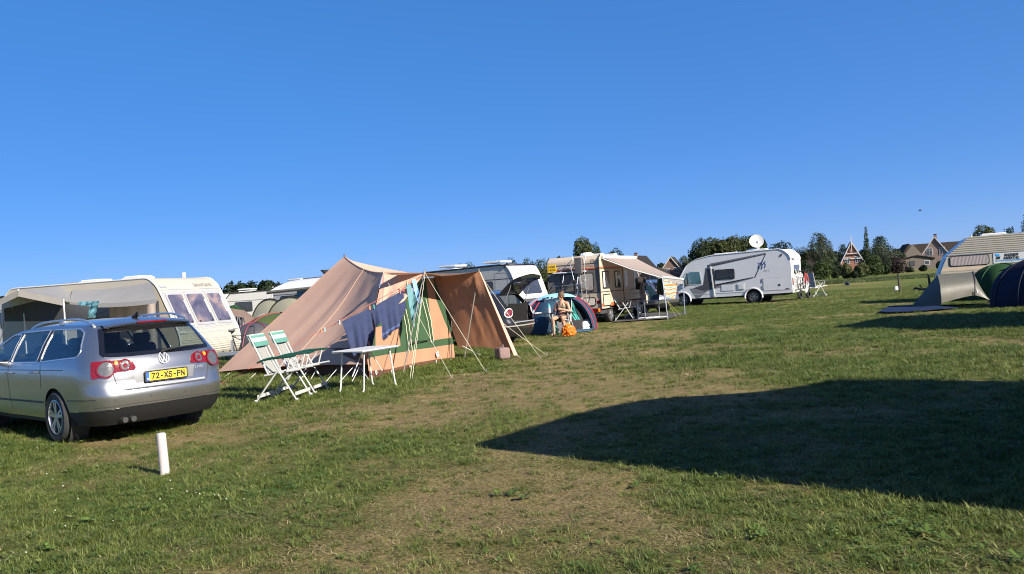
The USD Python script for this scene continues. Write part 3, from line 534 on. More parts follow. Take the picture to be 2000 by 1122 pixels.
v.end('gas_locker', rrect(-.95, .62, .95, 1.08, .12), True, DGREY, off=.01, thick=.012); v.end('skirt', ring(rrect(-1.12, .42, 1.12, 1.16, .1), .05), True, GREYW, off=.014, thick=.016)
v.end('vent', sg.box(.55, 2.35, .65, 2.47), True, FRAMEG, off=.006)
for s in (1, -1):
    part('awning_rail', MB().tube([(-.75, s*1.16, 2.52), (-.62, s*1.16, 2.60), (-1.0, s*1.16, 2.645), (-5.2, s*1.16, 2.585), (-5.5, s*1.16, 2.25)], .045, 6), BLACKT, t)
    v.on('side_stripe', sg.box(-5.4, 2.0, -.35, 2.035), s, DGREY, off=.004); v.on('door', ring(rrect(-1.3, .55, -.6, 2.3, .08), .02), s, FRAMEG, off=.006)
    for a in (-2.7, -4.9): w_ = v.on('side_window', rrect(a, 1.25, a+1.3, 1.95, .1), s, BLACKT, off=.012, thick=.014); v.on('pane', rrect(a+.04, 1.29, a+1.26, 1.91, .08), s, PANE, w_, off=.02, thick=.008)
for x, tl in ((-4.5, .5), (-1.9, .3)):
    h = part('roof_hatch', MB().box((x, 0, 2.66), (.9, .9, .1), bev=.03), WHITEP, t)
    part('raised_lid', MB().box((x, 0, 2.82), (1.0, .95, .09), bev=.03), WHITEP, h); part('smoked_top', MB().box((x-.1, -.05, 2.868), (.6, .7, .02)), pm('smoked_top', (.25, .27, .31), .1, .1), h)
part('solar_panel', MB().box((-1.3, .1, 2.67), (.7, 1.2, .04)), PANE, t)
for s in (1, -1): wheel(t, -3.4, s*.95, s, .3)
# --- beige camper with bicycle rack
t = thing('camper_van', 'old beige camper with black and orange lines, bicycle rack and side awning', 'camper van', (2.33, 30.9, 0), 27.9); bei = t
pr = rprof([(5.35, .50), (5.45, .75), (4.95, 1.15), (4.75, 1.22), (4.1, 2.2), (3.6, 2.50), (.25, 2.58), (.02, 2.42), (.0, .55)], [.1, .15, .2, .1, .2, .3, .18, .1, .05])
v = Van(t, pr, 2.12, None, None); bc = v; arch = sg.Point(1.15, .33).buffer(.42).union(sg.Point(4.45, .33).buffer(.42))
part('body', MB().tm(patch(v.left, side_shape(v.poly.difference(arch), 1), .5)).tm(patch(v.right, side_shape(v.poly.difference(arch), -1), .5)).tm(patch(v.wrap, sg.box(0, -1.06, v.d[-1], 1.06), .12, stepv=2.12)), BEIGE, t, smooth=30)
part('underbody', MB().box((2.4, 0, .5), (4.6, 1.9, .3)), DARKIN, t)
for s in (1, -1): part('corner_strip', MB().tube([(-.004, s*1.055, .55), (-.004, s*1.055, 2.42), (.2, s*1.055, 2.57)], .028, 6), BLACKT, t)
E_ = lambda nm, sh, m, off=.006, thick=.007, parent=None: v.end(nm, sh, False, m, parent, off=off, thick=thick)
E_('grey_band', sg.box(-1.03, 1.18, 1.03, 2.02), BROWNG)
for z, m, h in ((2.25, BLACKT, .02), (2.05, ORANGE, .05), (2.025, BLACKT, .018), (1.155, BLACKT, .03), (.86, pm('pink_stripe', (.55, .30, .24), .5, .05), .10)): E_('stripe', sg.box(-1.03, z, 1.03, z+h), m, off=.011, thick=.01)
w1 = E_('rear_window', rrect(-.55, 1.22, .05, 1.92, .07), BLACKT, off=.02, thick=.022); E_('pane', rrect(-.51, 1.26, .01, 1.88, .05), BROWNG, parent=w1, off=.03, thick=.01)
w2 = E_('rear_window', rrect(.12, 1.22, .82, 1.92, .07), BLACKT, off=.02, thick=.022); E_('pane', rrect(.16, 1.26, .78, 1.88, .05), pm('window_reflecting', (.30, .27, .24), .2, .3, 2), parent=w2, off=.03, thick=.01); E_('catch', circle(.47, 1.66, .05), WHITEP, parent=w2, off=.04, thick=.01)
for s in (1, -1): part('window_visor', MB().box((-.07, s*.34 + .12, 1.98), (.14, .66, .05), bev=.015), GREYW, t)
sgn = part('lettered_board', patch(plane((-.02, 1.04, 2.02), (0, -1, 0), (0, 0, 1)), rrect(0, 0, .36, .30, .01), .5, thick=.012), PLATEY, t)
for k, q in enumerate(('FAZER', 'FAZEN')): part('board_letters', patch(plane((-.022, 1.0, 2.20-.12*k), (0, -1, 0), (0, 0, 1)), textshape(q, .065, True), 1.0), INK, sgn)
E_('brand_letters', sa.translate(textshape('hallvorsen', .075), .33, 2.14), pm('rust_letters', (.35, .16, .08), .5, 0), off=.006, thick=0); E_('skylight', ring(rrect(.74, 2.31, .86, 2.40, .02), .012), BLACKT)
lk = E_('locker_door', rrect(.10, .66, .86, 1.0, .09), BLACKT, off=.02, thick=.02); E_('locker_panel', rrect(.14, .70, .82, .96, .06), pm('locker_cream', (.55, .50, .42), .5, .06), parent=lk, off=.026, thick=.01)
for q in (-.75, .88): lp = part('tail_light', MB().box((-.06, -q if 0 else q*-1, .50), (.10, .34, .16), bev=.02), REDL, t); part('indicator', MB().box((-.075, -q-.11, .50), (.10, .09, .14), bev=.015), AMBER, lp)
part('rear_bumper', MB().box((-.04, 0, .50), (.06, 1.1, .15), bev=.02), BLACKT, t)
E_('red_mark', sg.box(.90, .74, 1.02, .86), REDL)
# flank facing the awning: dark windows, door, stripes
for z, m, h in ((2.06, ORANGE, .05), (2.035, BLACKT, .018), (1.155, BLACKT, .03), (.62, ORANGE, .12)): v.on('flank_stripe', sg.box(.04, z, 3.9 if z > 1.5 else 4.0, z+h), -1, m, off=.008, thick=.009)
for a, b in ((.25, .95), (1.55, 2.2)):
    w_ = v.on('side_window', rrect(a, 1.28, b, 1.95, .06), -1, BLACKT, off=.016, thick=.018); v.on('pane', rrect(a+.04, 1.32, b-.04, 1.91, .05), -1, PANE, w_, off=.022, thick=.008); v.on('curtain', sg.box(a+.06, 1.34, a+.22, 1.9), -1, WHITEP, w_, off=.026, thick=.006)
d_ = v.on('door', rrect(2.45, .5, 3.1, 2.2, .06), -1, BLACKT, off=.012, thick=.014); v.on('door_panel', rrect(2.48, .53, 3.07, 2.17, .05), -1, BEIGE, d_, off=.02, thick=.01); v.on('door_window', rrect(2.58, 1.3, 2.97, 1.95, .05), -1, PANE, d_, off=.026, thick=.008)
lk = v.on('locker_door', rrect(.2, .62, .95, 1.08, .05), -1, BLACKT, off=.016, thick=.018); v.on('locker_panel', rrect(.24, .66, .91, 1.04, .04), -1, BEIGE, lk, off=.022, thick=.008)
for s in (1, -1): v.on('cab_window', poly((3.75, 1.28), (4.55, 1.28), (4.12, 1.9), (3.75, 1.95)), s, PANE, off=.01, thick=.012)
v.end('windscreen', rrect(-.92, 1.3, .92, 2.1, .12), True, PANE, off=.01, thick=.012)
for s in (1, -1):
    part('cab_mirror', MB().box((4.55, s*1.22, 1.5), (.1, .16, .26), bev=.03).bar((4.5, s*1.0, 1.4), (4.55, s*1.2, 1.45), .03), BLACKT, t)
    for x in (1.15, 4.45): wheel(t, x, s*.88, s, .33, .2, rimm=pm('steel_rim', (.55, .55, .55), .5, .1, metal=.5) if x > 4 and s < 0 else None)
part('roof_dome', MB().lathe([(.0, .16), (.16, .14), (.26, .08), (.30, 0)], (1.0, -.2, 2.57), (0, 0, 1), 18), WHITEP, t); part('roof_vent', MB().box((1.9, -.3, 2.62), (.4, .4, .1), bev=.03), WHITEP, t); part('roof_vent', MB().box((2.9, -.5, 2.6), (.35, .35, .12), bev=.03), WHITEP, t)
part('awning_case', MB().box((2.1, -1.12, 2.46), (3.7, .13, .13), bev=.03), WHITEP, t)
# rack and ladder on its back
rk = MB()
for y in (.35, -.25): rk.tube([(-.05, y, 1.95), (-.30, y, 1.5), (-.30, y, .95), (-.05, y, .8)], .016)
for z in (1.5, 1.15): rk.tube([(-.32, .75, z), (-.32, -.55, z)], .016)
rk.tube([(-.1, .62, 1.0), (-.52, .62, .98), (-.52, -.42, .98), (-.1, -.42, 1.0)], .016).tube([(-.3, .72, .97), (-.3, -.5, .97)], .02)
part('bicycle_rack', rk, ALU, t)
ld = MB()
for y in (-.34, -.52): ld.tube([(-.06, y, .75), (-.12, y, 2.2), (.1, y, 2.66)], .014)
for z in np.linspace(.85, 2.3, 6): ld.tube([(-.1, -.34, z), (-.1, -.52, z)], .011)
part('ladder', ld, ALU, t)
part('folded_carrier', MB().box((-.18, -.32, 2.2), (.10, .30, .62), bev=.03), pm('carrier_grey', (.09, .085, .085), .6, .2), t, label='grey carrier strapped high on the back'); part('carrier_arms', MB().tube([(-.1, .5, 2.0), (-.22, -.1, 2.45), (-.15, -.1, 2.55)], .016).tube([(-.16, .02, 2.3), (-.2, -.1, 1.7)], .02), ALU, t)
def make_bike(name, label, m, loc, az, group=None):
    t = thing(name, label, 'bicycle', loc, az, group)
    fr = MB().tube([(-.5, 0, .34), (-.1, 0, .30), (.33, 0, .74), (-.22, 0, .76), (-.5, 0, .34)], .016).tube([(-.1, 0, .30), (-.24, 0, .86)], .016).tube([(.33, 0, .78), (.38, .0, .66), (.55, 0, .34)], .016); part('frame', fr, m, t)
    for x in (-.5, .55):
        g = np.linspace(0, 2*np.pi, 21)[:-1]; w = part('wheel', MB().tube(np.c_[x+.32*np.cos(g), 0*g, .34+.32*np.sin(g)], .017, 5, closed=True), RUBBER, t)
        s = MB()
        for q in g[::2]: s.tube([(x, 0, .34), (x+.31*math.cos(q), 0, .34+.31*math.sin(q))], .0025, 3, cap=False)
        part('spokes', s, ALU, w)
    part('saddle', MB().box((-.26, 0, .90), (.25, .13, .06), bev=.025), BLACKT, t); part('handlebar', MB().tube([(.30, -.28, .96), (.36, 0, .98), (.30, .28, .96)], .013).tube([(.34, 0, .74), (.36, 0, .98)], .014), BLACKT, t); part('crank', MB().disc((-.1, .03, .30), (0, 1, 0), .09, 12).bar((-.1, .06, .30), (.0, .06, .18), .02), BLACKT, t); return t
R = lambda t_, c: None
def w_of(loc, az, c):
    a = math.radians(az); return np.array([loc[0]+math.sin(a)*c[0]-math.cos(a)*c[1], loc[1]+math.cos(a)*c[0]+math.sin(a)*c[1], c[2]])
make_bike('bicycle', 'dark bicycle on the rack of the beige camper', pm('bike_dark', (.03, .03, .035), .4, .1), w_of((2.33, 30.9), 27.9, (-.34, .12, .68)), 27.9+90)
# --- grey and white low camper with dish
t = thing('camper_van', 'large grey and white camper with black swooping lines and a satellite dish on its roof', 'camper van', (12.75, 42.4, 0), -58.5); kna = t; UsdGeom.Xformable(t).AddScaleOp().Set(Gf.Vec3f(.935, .97, .915))
pr = rprof([(4.78, .36), (4.82, .72), (4.68, 1.02), (4.36, 1.2), (3.85, 2.02), (3.68, 2.30), (3.15, 2.62), (2.2, 2.80), (-1.62, 2.86), (-2.05, 2.45), (-2.05, .45), (3.6, .40)], [.1, .15, .25, .2, .12, .15, .35, .3, .35, .2, .12, .05])
v = Van(t, pr, 2.28, None, None); arch = sg.Point(0, .33).buffer(.44).union(sg.Point(4.0, .33).buffer(.44)); kn = v
part('flank', patch(v.left, side_shape(v.poly.difference(arch), 1), .5), GREYW, t); part('flank', patch(v.right, side_shape(v.poly.difference(arch), -1), .5), GREYW, t)
part('shell', patch(v.wrap, sg.box(0, -1.14, v.d[-1], 1.14), .12, stepv=2.28), WHITEP, t, smooth=30); v.edges('edge_rail', WHITEP, .03)
part('underbody', MB().box((1.4, 0, .45), (6, 2.0, .25)), DARKIN, t)
for s in (1, -1):
    O = lambda nm, sh, m, off=.006, thick=.006, parent=None: v.on(nm, sh, s, m, parent, off=off, thick=thick)
    O('dark_panel', poly((2.05, .95), (2.72, .80), (3.35, 1.0), (2.75, 1.15), (2.55, 2.10), (2.08, 2.02)), DGREY); O('dark_swoop', poly((2.05, 1.04), (2.05, 1.14), (-.05, 1.42), (-.05, 1.38)), BLACKT, off=.009); O('grey_swoop', poly((3.15, .32), (3.55, .98), (2.6, .98), (-.05, 1.36), (2.5, .80)).difference(arch).intersection(v.poly), pm('mid_grey', (.17, .175, .19), .45, .05), off=.0045)
    O('upper_swoop', poly((2.45, 2.12), (2.45, 2.26), (-1.0+.2, 2.66), (-.8, 2.61)), DGREY); O('thin_line', poly((2.3, 2.30), (2.3, 2.33), (-.8, 2.70), (-.8, 2.68)), DGREY)
    O('slant_line', poly((-.8, 2.62), (-.76, 2.62), (-.10, 1.38), (-.15, 1.38)), BLACKT)
    wn = O('side_window', rrect(.95, 1.38, 2.05, 1.96, .09), BLACKT, off=.02, thick=.022); O('pane', rrect(.99, 1.42, 2.01, 1.92, .07), PANE, off=.028, thick=.008, parent=wn)
    cw = O('cab_window', poly((2.78, 1.17), (4.12, 1.18), (3.72, 1.90), (3.5, 2.0), (2.88, 1.97)).buffer(-.05).buffer(.05), WHITEP, off=.012, thick=.014); O('cab_pane', poly((2.85, 1.22), (3.98, 1.23), (3.64, 1.84), (3.45, 1.93), (2.92, 1.9)).buffer(-.05).buffer(.05), pm('cab_pane', (.07, .16, .19), .05, .3, 1.5, coat=.7), off=.018, thick=.006, parent=cw); O('pillar', sg.box(3.62, 1.22, 3.66, 1.88), BLACKT, off=.022, parent=cw)
    gd = O('garage_door', rrect(-1.55, .62, -.55, 1.32, .07), FRAMEG, off=.006); O('garage_panel', rrect(-1.535, .635, -.565, 1.305, .06), GREYW, off=.012, thick=.006, parent=gd); O('lock', circle(-1.40, .9, .06), BLACKT, off=.02, thick=.01, parent=gd); 
    for z in (.72, 1.1): O('hinge', sg.box(-.58, z, -.50, z+.2), FRAMEG, off=.02, thick=.012, parent=gd)
    fv = O('fridge_vent', rrect(1.15-.1, .72, 1.85-.1, 1.1, .02), FRAMEG, off=.006); O('vent_panel', rrect(1.065, .735, 1.735, 1.085, .02), GREYW, off=.014, thick=.008, parent=fv); bx = O('flue_box', rrect(.45, .76, .85, 1.1, .03), WHITEP, off=.02, thick=.02); O('flue_panel', rrect(.5, .80, .78, 1.06, .02), GREYW, off=.03, thick=.01, parent=bx)
    O('sill_line', sg.box(-2.0, .62, 3.4, .645).difference(arch), WHITEP, off=.01, thick=.01); O('strut', poly((2.12, .45), (2.18, .45), (2.30, 2.2), (2.24, 2.2)), WHITEP, off=.04, thick=.035)
    O('marker', poly((-1.48, 2.38), (-1.62, 2.46), (-1.66, 2.6), (-1.52, 2.54)), DGREY, off=.01, thick=.01); O('red_marker', sg.box(-1.9, .66, -1.72, .70), REDL, off=.02, thick=.01)
    for x in (0, 4.0):
        g = np.linspace(-.15, np.pi+.15, 15); part('arch_trim', MB().tube(np.c_[x+.47*np.cos(g), np.full(15, s*1.14), .33+.47*np.sin(g)], .05, 6), WHITEP, t)
        part('wheel_arch', MB().lathe([(.44, 0), (.44, .3), (.02, .3)], (x, s*1.13, .33), (0, -s, 0), 16), DARKIN, t); wheel(t, x, s*1.0, s, .335, .22)
    part('cab_mirror', MB().box((3.7, s*1.30, 1.32), (.12, .2, .34), bev=.05).bar((3.6, s*1.12, 1.2), (3.7, s*1.28, 1.25), .05), BLACKT, t)
mk = sa.translate(shapely.union_all([sg.LineString([(-.22, -.12), (-.16, .08), (-.04, .20), (.02, .05), (-.02, -.14)]).buffer(.022), sg.LineString([(-.05, -.16), (.02, .06), (.12, .18), (.19, .04), (.13, -.10)]).buffer(.022), circle(-.16, .18, .035), circle(.03, .25, .035), circle(.17, .22, .035)]), 0, 0)
v.text('flank_emblem', mk, -.55, 1.98, 1, pm('emblem_blue', (.02, .05, .22), .4, .05)); v.text('flank_letters', textshape('SKY TI', .07), -.62, 1.68, 1, DGREY)
v.end('windscreen', rrect(-.95, 1.2, .95, 2.15, .1), True, PANE, off=.012, thick=.014)
v.end('rear_window', rrect(-.55, 1.45, .75, 1.95, .1), False, PANE, off=.014, thick=.016); v.end('rear_letters', sa.translate(textshape('KNAUS', .12, True), -.9, 2.2), False, INK, off=.006)
for q in (-.95, .95): v.end('tail_light', rrect(q-.09, .85, q+.09, 1.25, .05), False, REDL, off=.03, thick=.03)
v.end('rear_bumper', sg.box(-1.1, .47, 1.1, .72), False, WHITEP, off=.05, thick=.06)
roof_hatch(t, (1.9, .1, 2.86), (.7, .7, .08)); roof_hatch(t, (1.2, .1, 2.88), (.5, .7, .06))
dm = part('dish_mount', MB().box((-.1, .2, 2.92), (1.1, .5, .10), bev=.04).tube([(.4, .2, 2.95), (-.1, .2, 3.02)], .05, 8).bar((-.18, .12, 2.95), (-.18, .12, 3.42), .05).bar((-.18, .30, 2.95), (-.18, .30, 3.42), .05), WHITEP, t)
dish = MB(); prf = [(r, .5*r*r) for r in np.linspace(0, .37, 8)]; nd = nrm((-.30, .9, .28)); dish.lathe(prf, np.array([-.12, .28, 3.40]), nd, 28).lathe([(.37, .068), (.385, .076), (.37, .06)], np.array([-.12, .28, 3.40]), nd, 28); part('satellite_dish', dish, WHITEP, t)
rk = MB().tube([(-2.1, .5, 1.7), (-2.3, .5, 1.2), (-2.55, .5, .8)], .018).tube([(-2.1, -.5, 1.7), (-2.3, -.5, 1.2), (-2.55, -.5, .8)], .018).tube([(-2.2, .9, .8), (-2.2, -.9, .8)], .02).tube([(-2.5, .9, .8), (-2.5, -.9, .8)], .02).tube([(-2.15, .6, .9), (-2.4, .6, 1.9)], .016); part('rear_rack', rk, WHITEP, t)
KL, KA = (12.8, 42.4), -58.5
for k, (nm, c) in enumerate((('red and white bicycle hanging on the rear rack of the grey and white camper', (.5, .05, .04)), ('white bicycle nearest the rear wall of the grey and white camper', (.7, .7, .7)))): make_bike('bicycle', nm, pm('bike_paint_%d' % k, c, .35, .05, coat=.5), w_of(KL, KA, (-2.32+.25*k, -.05, .52)), KA+90)
# --- lettered old caravan at the right edge
CORRM = mat('ribbed_cream', {'g': ('texture_coordinate', {}), 'm': ('mapping', {'scale': (1, 1, 1)}), 'w': ('wave_texture', {'wave_type': 'bands', 'bands_direction': 'z', 'scale': 1.75, 'distortion': 0.0}), 'bu': ('bump', {'strength': .7, 'distance': .03}), 'no': ('noise_texture', {'scale': 3.0}), 'r': ('rgb_ramp', {'ramp': [(.3, (.45, .42, .35)), (.7, (.52, .49, .41))]}), 'p': ('principled_bsdf', {'roughness': .5})},
            [('g.object', 'w.vector'), ('w.fac', 'bu.height'), ('bu.normal', 'p.normal'), ('g.object', 'no.vector'), ('no.fac', 'r.fac'), ('r.color', 'p.base_color')])
CURT = mat('curtain_pane', {'g': ('texture_coordinate', {}), 'w': ('wave_texture', {'wave_type': 'bands', 'bands_direction': 'x', 'scale': 7.0, 'distortion': 2.5, 'detail': 3.0, 'detail_scale': .6}), 'r': ('rgb_ramp', {'ramp': [(.2, (.16, .13, .12)), (.6, (.33, .28, .26)), (.85, (.45, .41, .39))]}), 'p': ('principled_bsdf', {'roughness': .5, 'coat_weight': .7})}, [('g.object', 'w.vector'), ('w.fac', 'r.fac'), ('r.color', 'p.base_color')])
q0 = AT(1843, 537, 30.5)+[.33, 1.0, 0]; t = thing('caravan', 'old ribbed cream caravan with blue and black lettering, at the right edge behind the tents', 'caravan', (q0[0], q0[1], 0), -66); rai = t
pr = rprof([(0, .42), (.06, .9), (-.27, 1.66), (-.98, 2.26), (-5.2, 2.38), (-5.5, 1.7), (-5.4, .42)], [.08, .2, .05, .04, .3, .2, .1])
v = Van(t, pr, 2.1, None, None); sides = v.poly.difference(sg.Point(-2.9, .3).buffer(.38)); yl = v.left
part('flank', patch(v.left, side_shape(sides, 1), .5), CREAM, t); part('flank', patch(v.right, side_shape(sides, -1), .5), CREAM, t); part('shell', patch(v.wrap, sg.box(0, -1.05, v.d[-1], 1.05), .12, stepv=2.1), CREAMW, t, smooth=30); v.edges('edge_rail', ALU, .016)
for s in (1, -1):
    for k in range(8):                                                  # ribs of the sheeting, above and below the plain band
        z = 1.73+k*.075; xs = np.interp(z, [1.66, 2.26, 2.3], [-.27, -.98, -1.4]); v.on('rib', sg.box(-5.3 if z < 2.2 else -5.0, z, xs-.03, z+.05), s, CREAM, off=.012, thick=.012)
    for k in range(9): v.on('rib', sg.box(-5.35, .46+k*.075, -.02, .51+k*.075).difference(sg.Point(-2.9, .3).buffer(.4)), s, CREAM, off=.012, thick=.012)
    v.on('rail', sg.box(-5.4, 1.655, -.27, 1.685), s, FRAMEG, off=.02, thick=.02); v.on('tan_band', poly((-5.4, 1.02), (-.02, 1.02), (-.08, 1.22), (-5.4, 1.22)), s, pm('tan_band', (.52, .41, .28), .5, .06), off=.006)
    w_ = v.on('side_window', rrect(-1.62, 1.24, -.32, 1.63, .10), s, BLACKT, off=.016, thick=.018); v.on('pane', rrect(-1.59, 1.27, -.35, 1.60, .08), s, CURT, w_, off=.024, thick=.01)
    v.on('cover', rrect(-2.4, .55, -1.75, .82, .06), s, pm('taupe', (.20, .17, .15), .6, .1), off=.02, thick=.02)
    wheel(t, -2.9, s*.88, s, .3)
bd = v.on('lettered_board', rrect(-3.0, 1.26, -1.74, 1.63, .02), 1, WHITEP, off=.012, thick=.013)
LB = lambda nm, sh, m: v.text(nm, sh, -1.74, 1.26, 1, m, bd, off=.018)
BLUE = pm('board_blue', (.03, .30, .62), .45, .05)
sk = lambda s: sa.skew(s, 18, 0, origin=(0, 0))
LB('board_letters', sk(sa.translate(textshape('RAINER', .085, True).buffer(.004), .26, .245)), INK); LB('board_letters', sk(sa.translate(textshape('KRISTAL', .085, True).buffer(.004), .27, .135)), INK); LB('board_letters', sa.scale(sa.translate(textshape('STRASSENBAU', .05, True), .06, .07), 1.9, 1, origin=(.06, 0)).intersection(sg.box(0, 0, 1.2, .13)), BLUE); LB('board_letters', sa.translate(textshape('Tel. 0 27 1 - 84 20', .022), .36, .02), INK)
for x in (.05, .98): LB('board_mark', poly((x+.05, .25), (x+.17, .25), (x+.13, .34), (x, .34)), BLUE); LB('board_mark', poly((x+.03, .15), (x+.15, .15), (x+.18, .235), (x+.05, .235)), INK)
v.end('front_window', rrect(-.85, 1.0, .85, 1.55, .08), True, pm('front_pane', (.07, .09, .10), .3, .2), off=.02, thick=.022)
roof_hatch(t, (-1.9, 0, 2.36), (.8, .5, .07)); part('roof_vent', MB().tube([(-1.15, .3, 2.26), (-1.15, .3, 2.36)], .04, 8), WHITEP, t)
part('drawbar', MB().bar((0, .3, .42), (.7, 0, .44), .08).bar((0, -.3, .42), (.7, 0, .44), .08).tube([(.65, 0, .44), (.82, 0, .50), (.9, 0, .44)], .04, 8).bar((.6, .05, .5), (.68, .05, .62), .04).tube([(.35, .1, .3), (.35, .1, .95), (.42, .1, 1.0)], .03, 8).bar((.35, .1, .95), (.3, .1, .55), .1, .06), BLACKT, t); part('jockey_wheel', MB().lathe([(.04, -.04), (.11, -.03), (.11, .03), (.04, .04)], (.35, .1, .11), (0, 1, 0), 12), RUBBER, t)
# ---------------- the big canvas tent
CANV = pm('tan_canvas', (.60, .385, .285), .85, .07, 2.5, bump=.15, bscale=260, trans=.22); CANVB = pm('brown_canvas', (.37, .175, .095), .85, .10, 3, bump=.15, bscale=260, trans=.5); PEACH = pm('peach_canvas', (.40, .205, .12), .85, .05, 3, bump=.2, bscale=40, trans=.15)
GREENC = pm('green_canvas', (.030, .075, .030), .85, .08, 3, bump=.15, bscale=40, trans=.15); MUD = pm('mud_skirt', (.085, .035, .02), .9, .25, 6); WOOD = pm('dark_pole', (.09, .08, .075), .5, .15, 8); STEEL = pm('grey_pole', (.34, .33, .32), .4, .1, 8, metal=.5); ROPE = pm('cream_rope', (.55, .50, .38), .8, .1, 30); ROPEW = pm('white_rope', (.7, .69, .65), .7, .05, 30)
tent = thing('tent', 'large tan pyramid tent with peach and green front and a brown wing, in the middle', 'tent')
P1, P2 = G(722, 738), G(886, 699); TL, TR = AT(426, 727, 19.2), AT(711, 712, 15.75); A_ = AT(673, 502, 18.7); nl = nrm(np.cross(TR-TL, A_-TL)); nl = nl if nl[1] < 0 else -nl; B_ = PL(748, 533, TR+nl*.20, nl); C_ = AT(830, 533, 16.65); D_ = AT(936, 530, 18.1); E_3 = G(1004, 698)
uw = nrm(P2-P1); nw = np.array([uw[1], -uw[0], 0]); wall = plane(P1, uw, (0, 0, 1)); Lw = np.linalg.norm(P2-P1)
wpix = lambda *q: sg.Polygon([(float((p-P1)@uw), float(p[2])) for p in (PL(x, y, P1, nw) for x, y in q)])
def loft(a, b, n=10, m=14, f=None):
    """sheet between two curves (each m points)"""
    t = np.linspace(0, 1, n)[:, None, None]; P = a[None]*(1-t)+b[None]*t
    if f is not None: P = P+f(np.broadcast_to(np.linspace(0, 1, n)[:, None], (n, len(a))), np.broadcast_to(np.linspace(0, 1, len(a))[None], (n, len(a))))
    return P
def cur(a, b, drop, m=22, side=(0, 0, -1)):
    t = np.linspace(0, 1, m)[:, None]; return np.asarray(a)*(1-t)+np.asarray(b)*t+np.asarray(side, float)*(4*drop*t*(1-t))
AB, AC, BC = cur(A_, B_, .10), cur(A_, C_, .20), cur(B_, C_, .05)
bot = cur(TL, TR, -.05)
def wr(amp, k, seed):                                                   # soft tension creases
    def f(s, t): p = np.stack([t*k, s*1.5, 0*s+seed], -1); return (meshkit.fbm(p, 3, seed)-.5)*amp*np.minimum(1, 6*s*(1-s)+.15)
    return f
w1 = wr(.085, 13, 3)
left = loft(bot, AB, 22, 22, lambda s, t: (-nl)[None, None]*(.10*np.sin(np.pi*s)*np.sin(np.pi*t))[..., None]+nl[None, None]*w1(s, t)[..., None])
part('left_sheet', MB().grid(left), CANV, tent, smooth=60)
sm_ = MB().tube(left[::-1, 11]+nl*.008, .006, 4); part('seam', sm_, pm('seam_tan', (.55, .37, .27), .9, 0), tent)
for e in (AB, ): part('seam', MB().tube(e+np.array([0, 0, .004]), .009, 4), CANV, tent)
part('hem', MB().tube(left[0]+nl*.004, .010, 4), CANV, tent); part('hem', MB().tube(left[:, 0], .010, 4), CANV, tent)
part('roof_sheet', MB().grid(np.array([cur(AB[i], AC[i], .02*np.sin(np.pi*i/21), 10) for i in range(22)])), CANV, tent, smooth=60)
K_ = P2+np.array([0, 0, 1.86]); P0 = G(440, 722); P3 = P2+(P0-P1)*.9
part('porch_roof', MB().grid(loft(cur(C_, D_, .03, 12), cur(PL(745, 545, P1, nw)*[1, 1, 0]+[0, 0, 1.95], K_+[0, 0, .05], .0, 12), 6)), CANV, tent, smooth=60)
part('back_sheet', MB().grid(loft(cur(A_, A_+(K_-A_)*.02, 0, 8), cur(P3, P2, 0, 8), 8)).grid(loft(cur(A_, A_, 0, 8), cur(TL, P3, 0, 8), 8)).grid(loft(cur(A_, C_, .2, 12), cur(A_+[0, .1, -.05], K_, .05, 12), 3)), CANV, tent, smooth=60)
# flap hanging below the front edge
Q0, Q1 = B_*.52+TR*.48+uw*.02, AT(789, 588, 16.3)
part('front_flap', MB().grid(loft(BC, cur(Q0, Q1, .03), 8, f=lambda s, t: np.stack([0*s, -.03*np.sin(t*17)*s, 0*s], -1))), CANV, tent, smooth=60)
part('edge_sheet', MB().grid(loft(cur(B_, TR, -.0, 12), cur(B_+uw*.02, TR+uw*.10+[0, 0, -.02], 0, 12), 3)), CANV, tent)
# front wall with coloured panels, each a sheet of its own sewn edge to edge
wf = lambda a, b: wall(a, b)+nw[None]*(.035*np.sin(np.asarray(a)*5.1+1)*np.clip(1.2-np.asarray(b), 0, 1)+.02*(meshkit.noise(np.stack([np.asarray(a)*4, np.asarray(b)*3, 0*np.asarray(a)], -1), 5)-.5))[:, None]
band = wpix((716, 702), (723.4, 698.4), (791, 687), (884, 672.7), (886, 698.5), (842.5, 703.5), (791, 713.5), (762.6, 721.5), (718, 725))
skirt = wpix((718, 725), (762.6, 721.5), (791, 713.5), (842.5, 703.5), (886, 698.5), (886, 700), (845, 714), (784, 730), (733, 737), (718, 741))
lp = wpix((733, 640), (779.8, 630), (780.5, 676.3), (733, 684)); rp2 = wpix((832, 545), (847, 545), (851.8, 585.5), (882, 659.6), (846, 665.4), (837, 585)); full = sg.box(-.1, .30, Lw, 1.86).intersection(wpix((720, 702), (735, 638), (789, 594), (827, 546), (829, 530), (905, 530), (905, 760), (714, 760)))
gr = full.difference(band).difference(skirt).difference(lp).difference(rp2)
part('wall_panel', patch(wf, gr, .14), GREENC, tent, label='green panels of the front wall'); part('wall_panel', patch(wf, band, .14, off=.001), PEACH, tent, label='peach strip along the foot of the front wall')
part('wall_panel', patch(wf, lp, .14), PEACH, tent); part('wall_panel', patch(wf, rp2, .14), PEACH, tent); part('mud_skirt', patch(wf, skirt, .14, off=.006), MUD, tent)
for a, b in (((779, 583), (795, 690)), ((785, 583), (801, 686)), ((822, 585), (838, 670)), ((829, 584), (843, 668))):
    p_, q_ = PL(*a, P1, nw)+nw*.03, PL(*b, P1, nw)+nw*.05; part('door_tape', MB().tube([p_, p_*.5+q_*.5+nw*.02+uw*.02, q_], .008, 4), ROPE, tent)
part('zip_shadow_strip', MB().tube([PL(x, y, P1, nw)+nw*.05 for x, y in ((800, 671), (812, 667.5), (832, 665.5))], .012, 4), INK, tent)
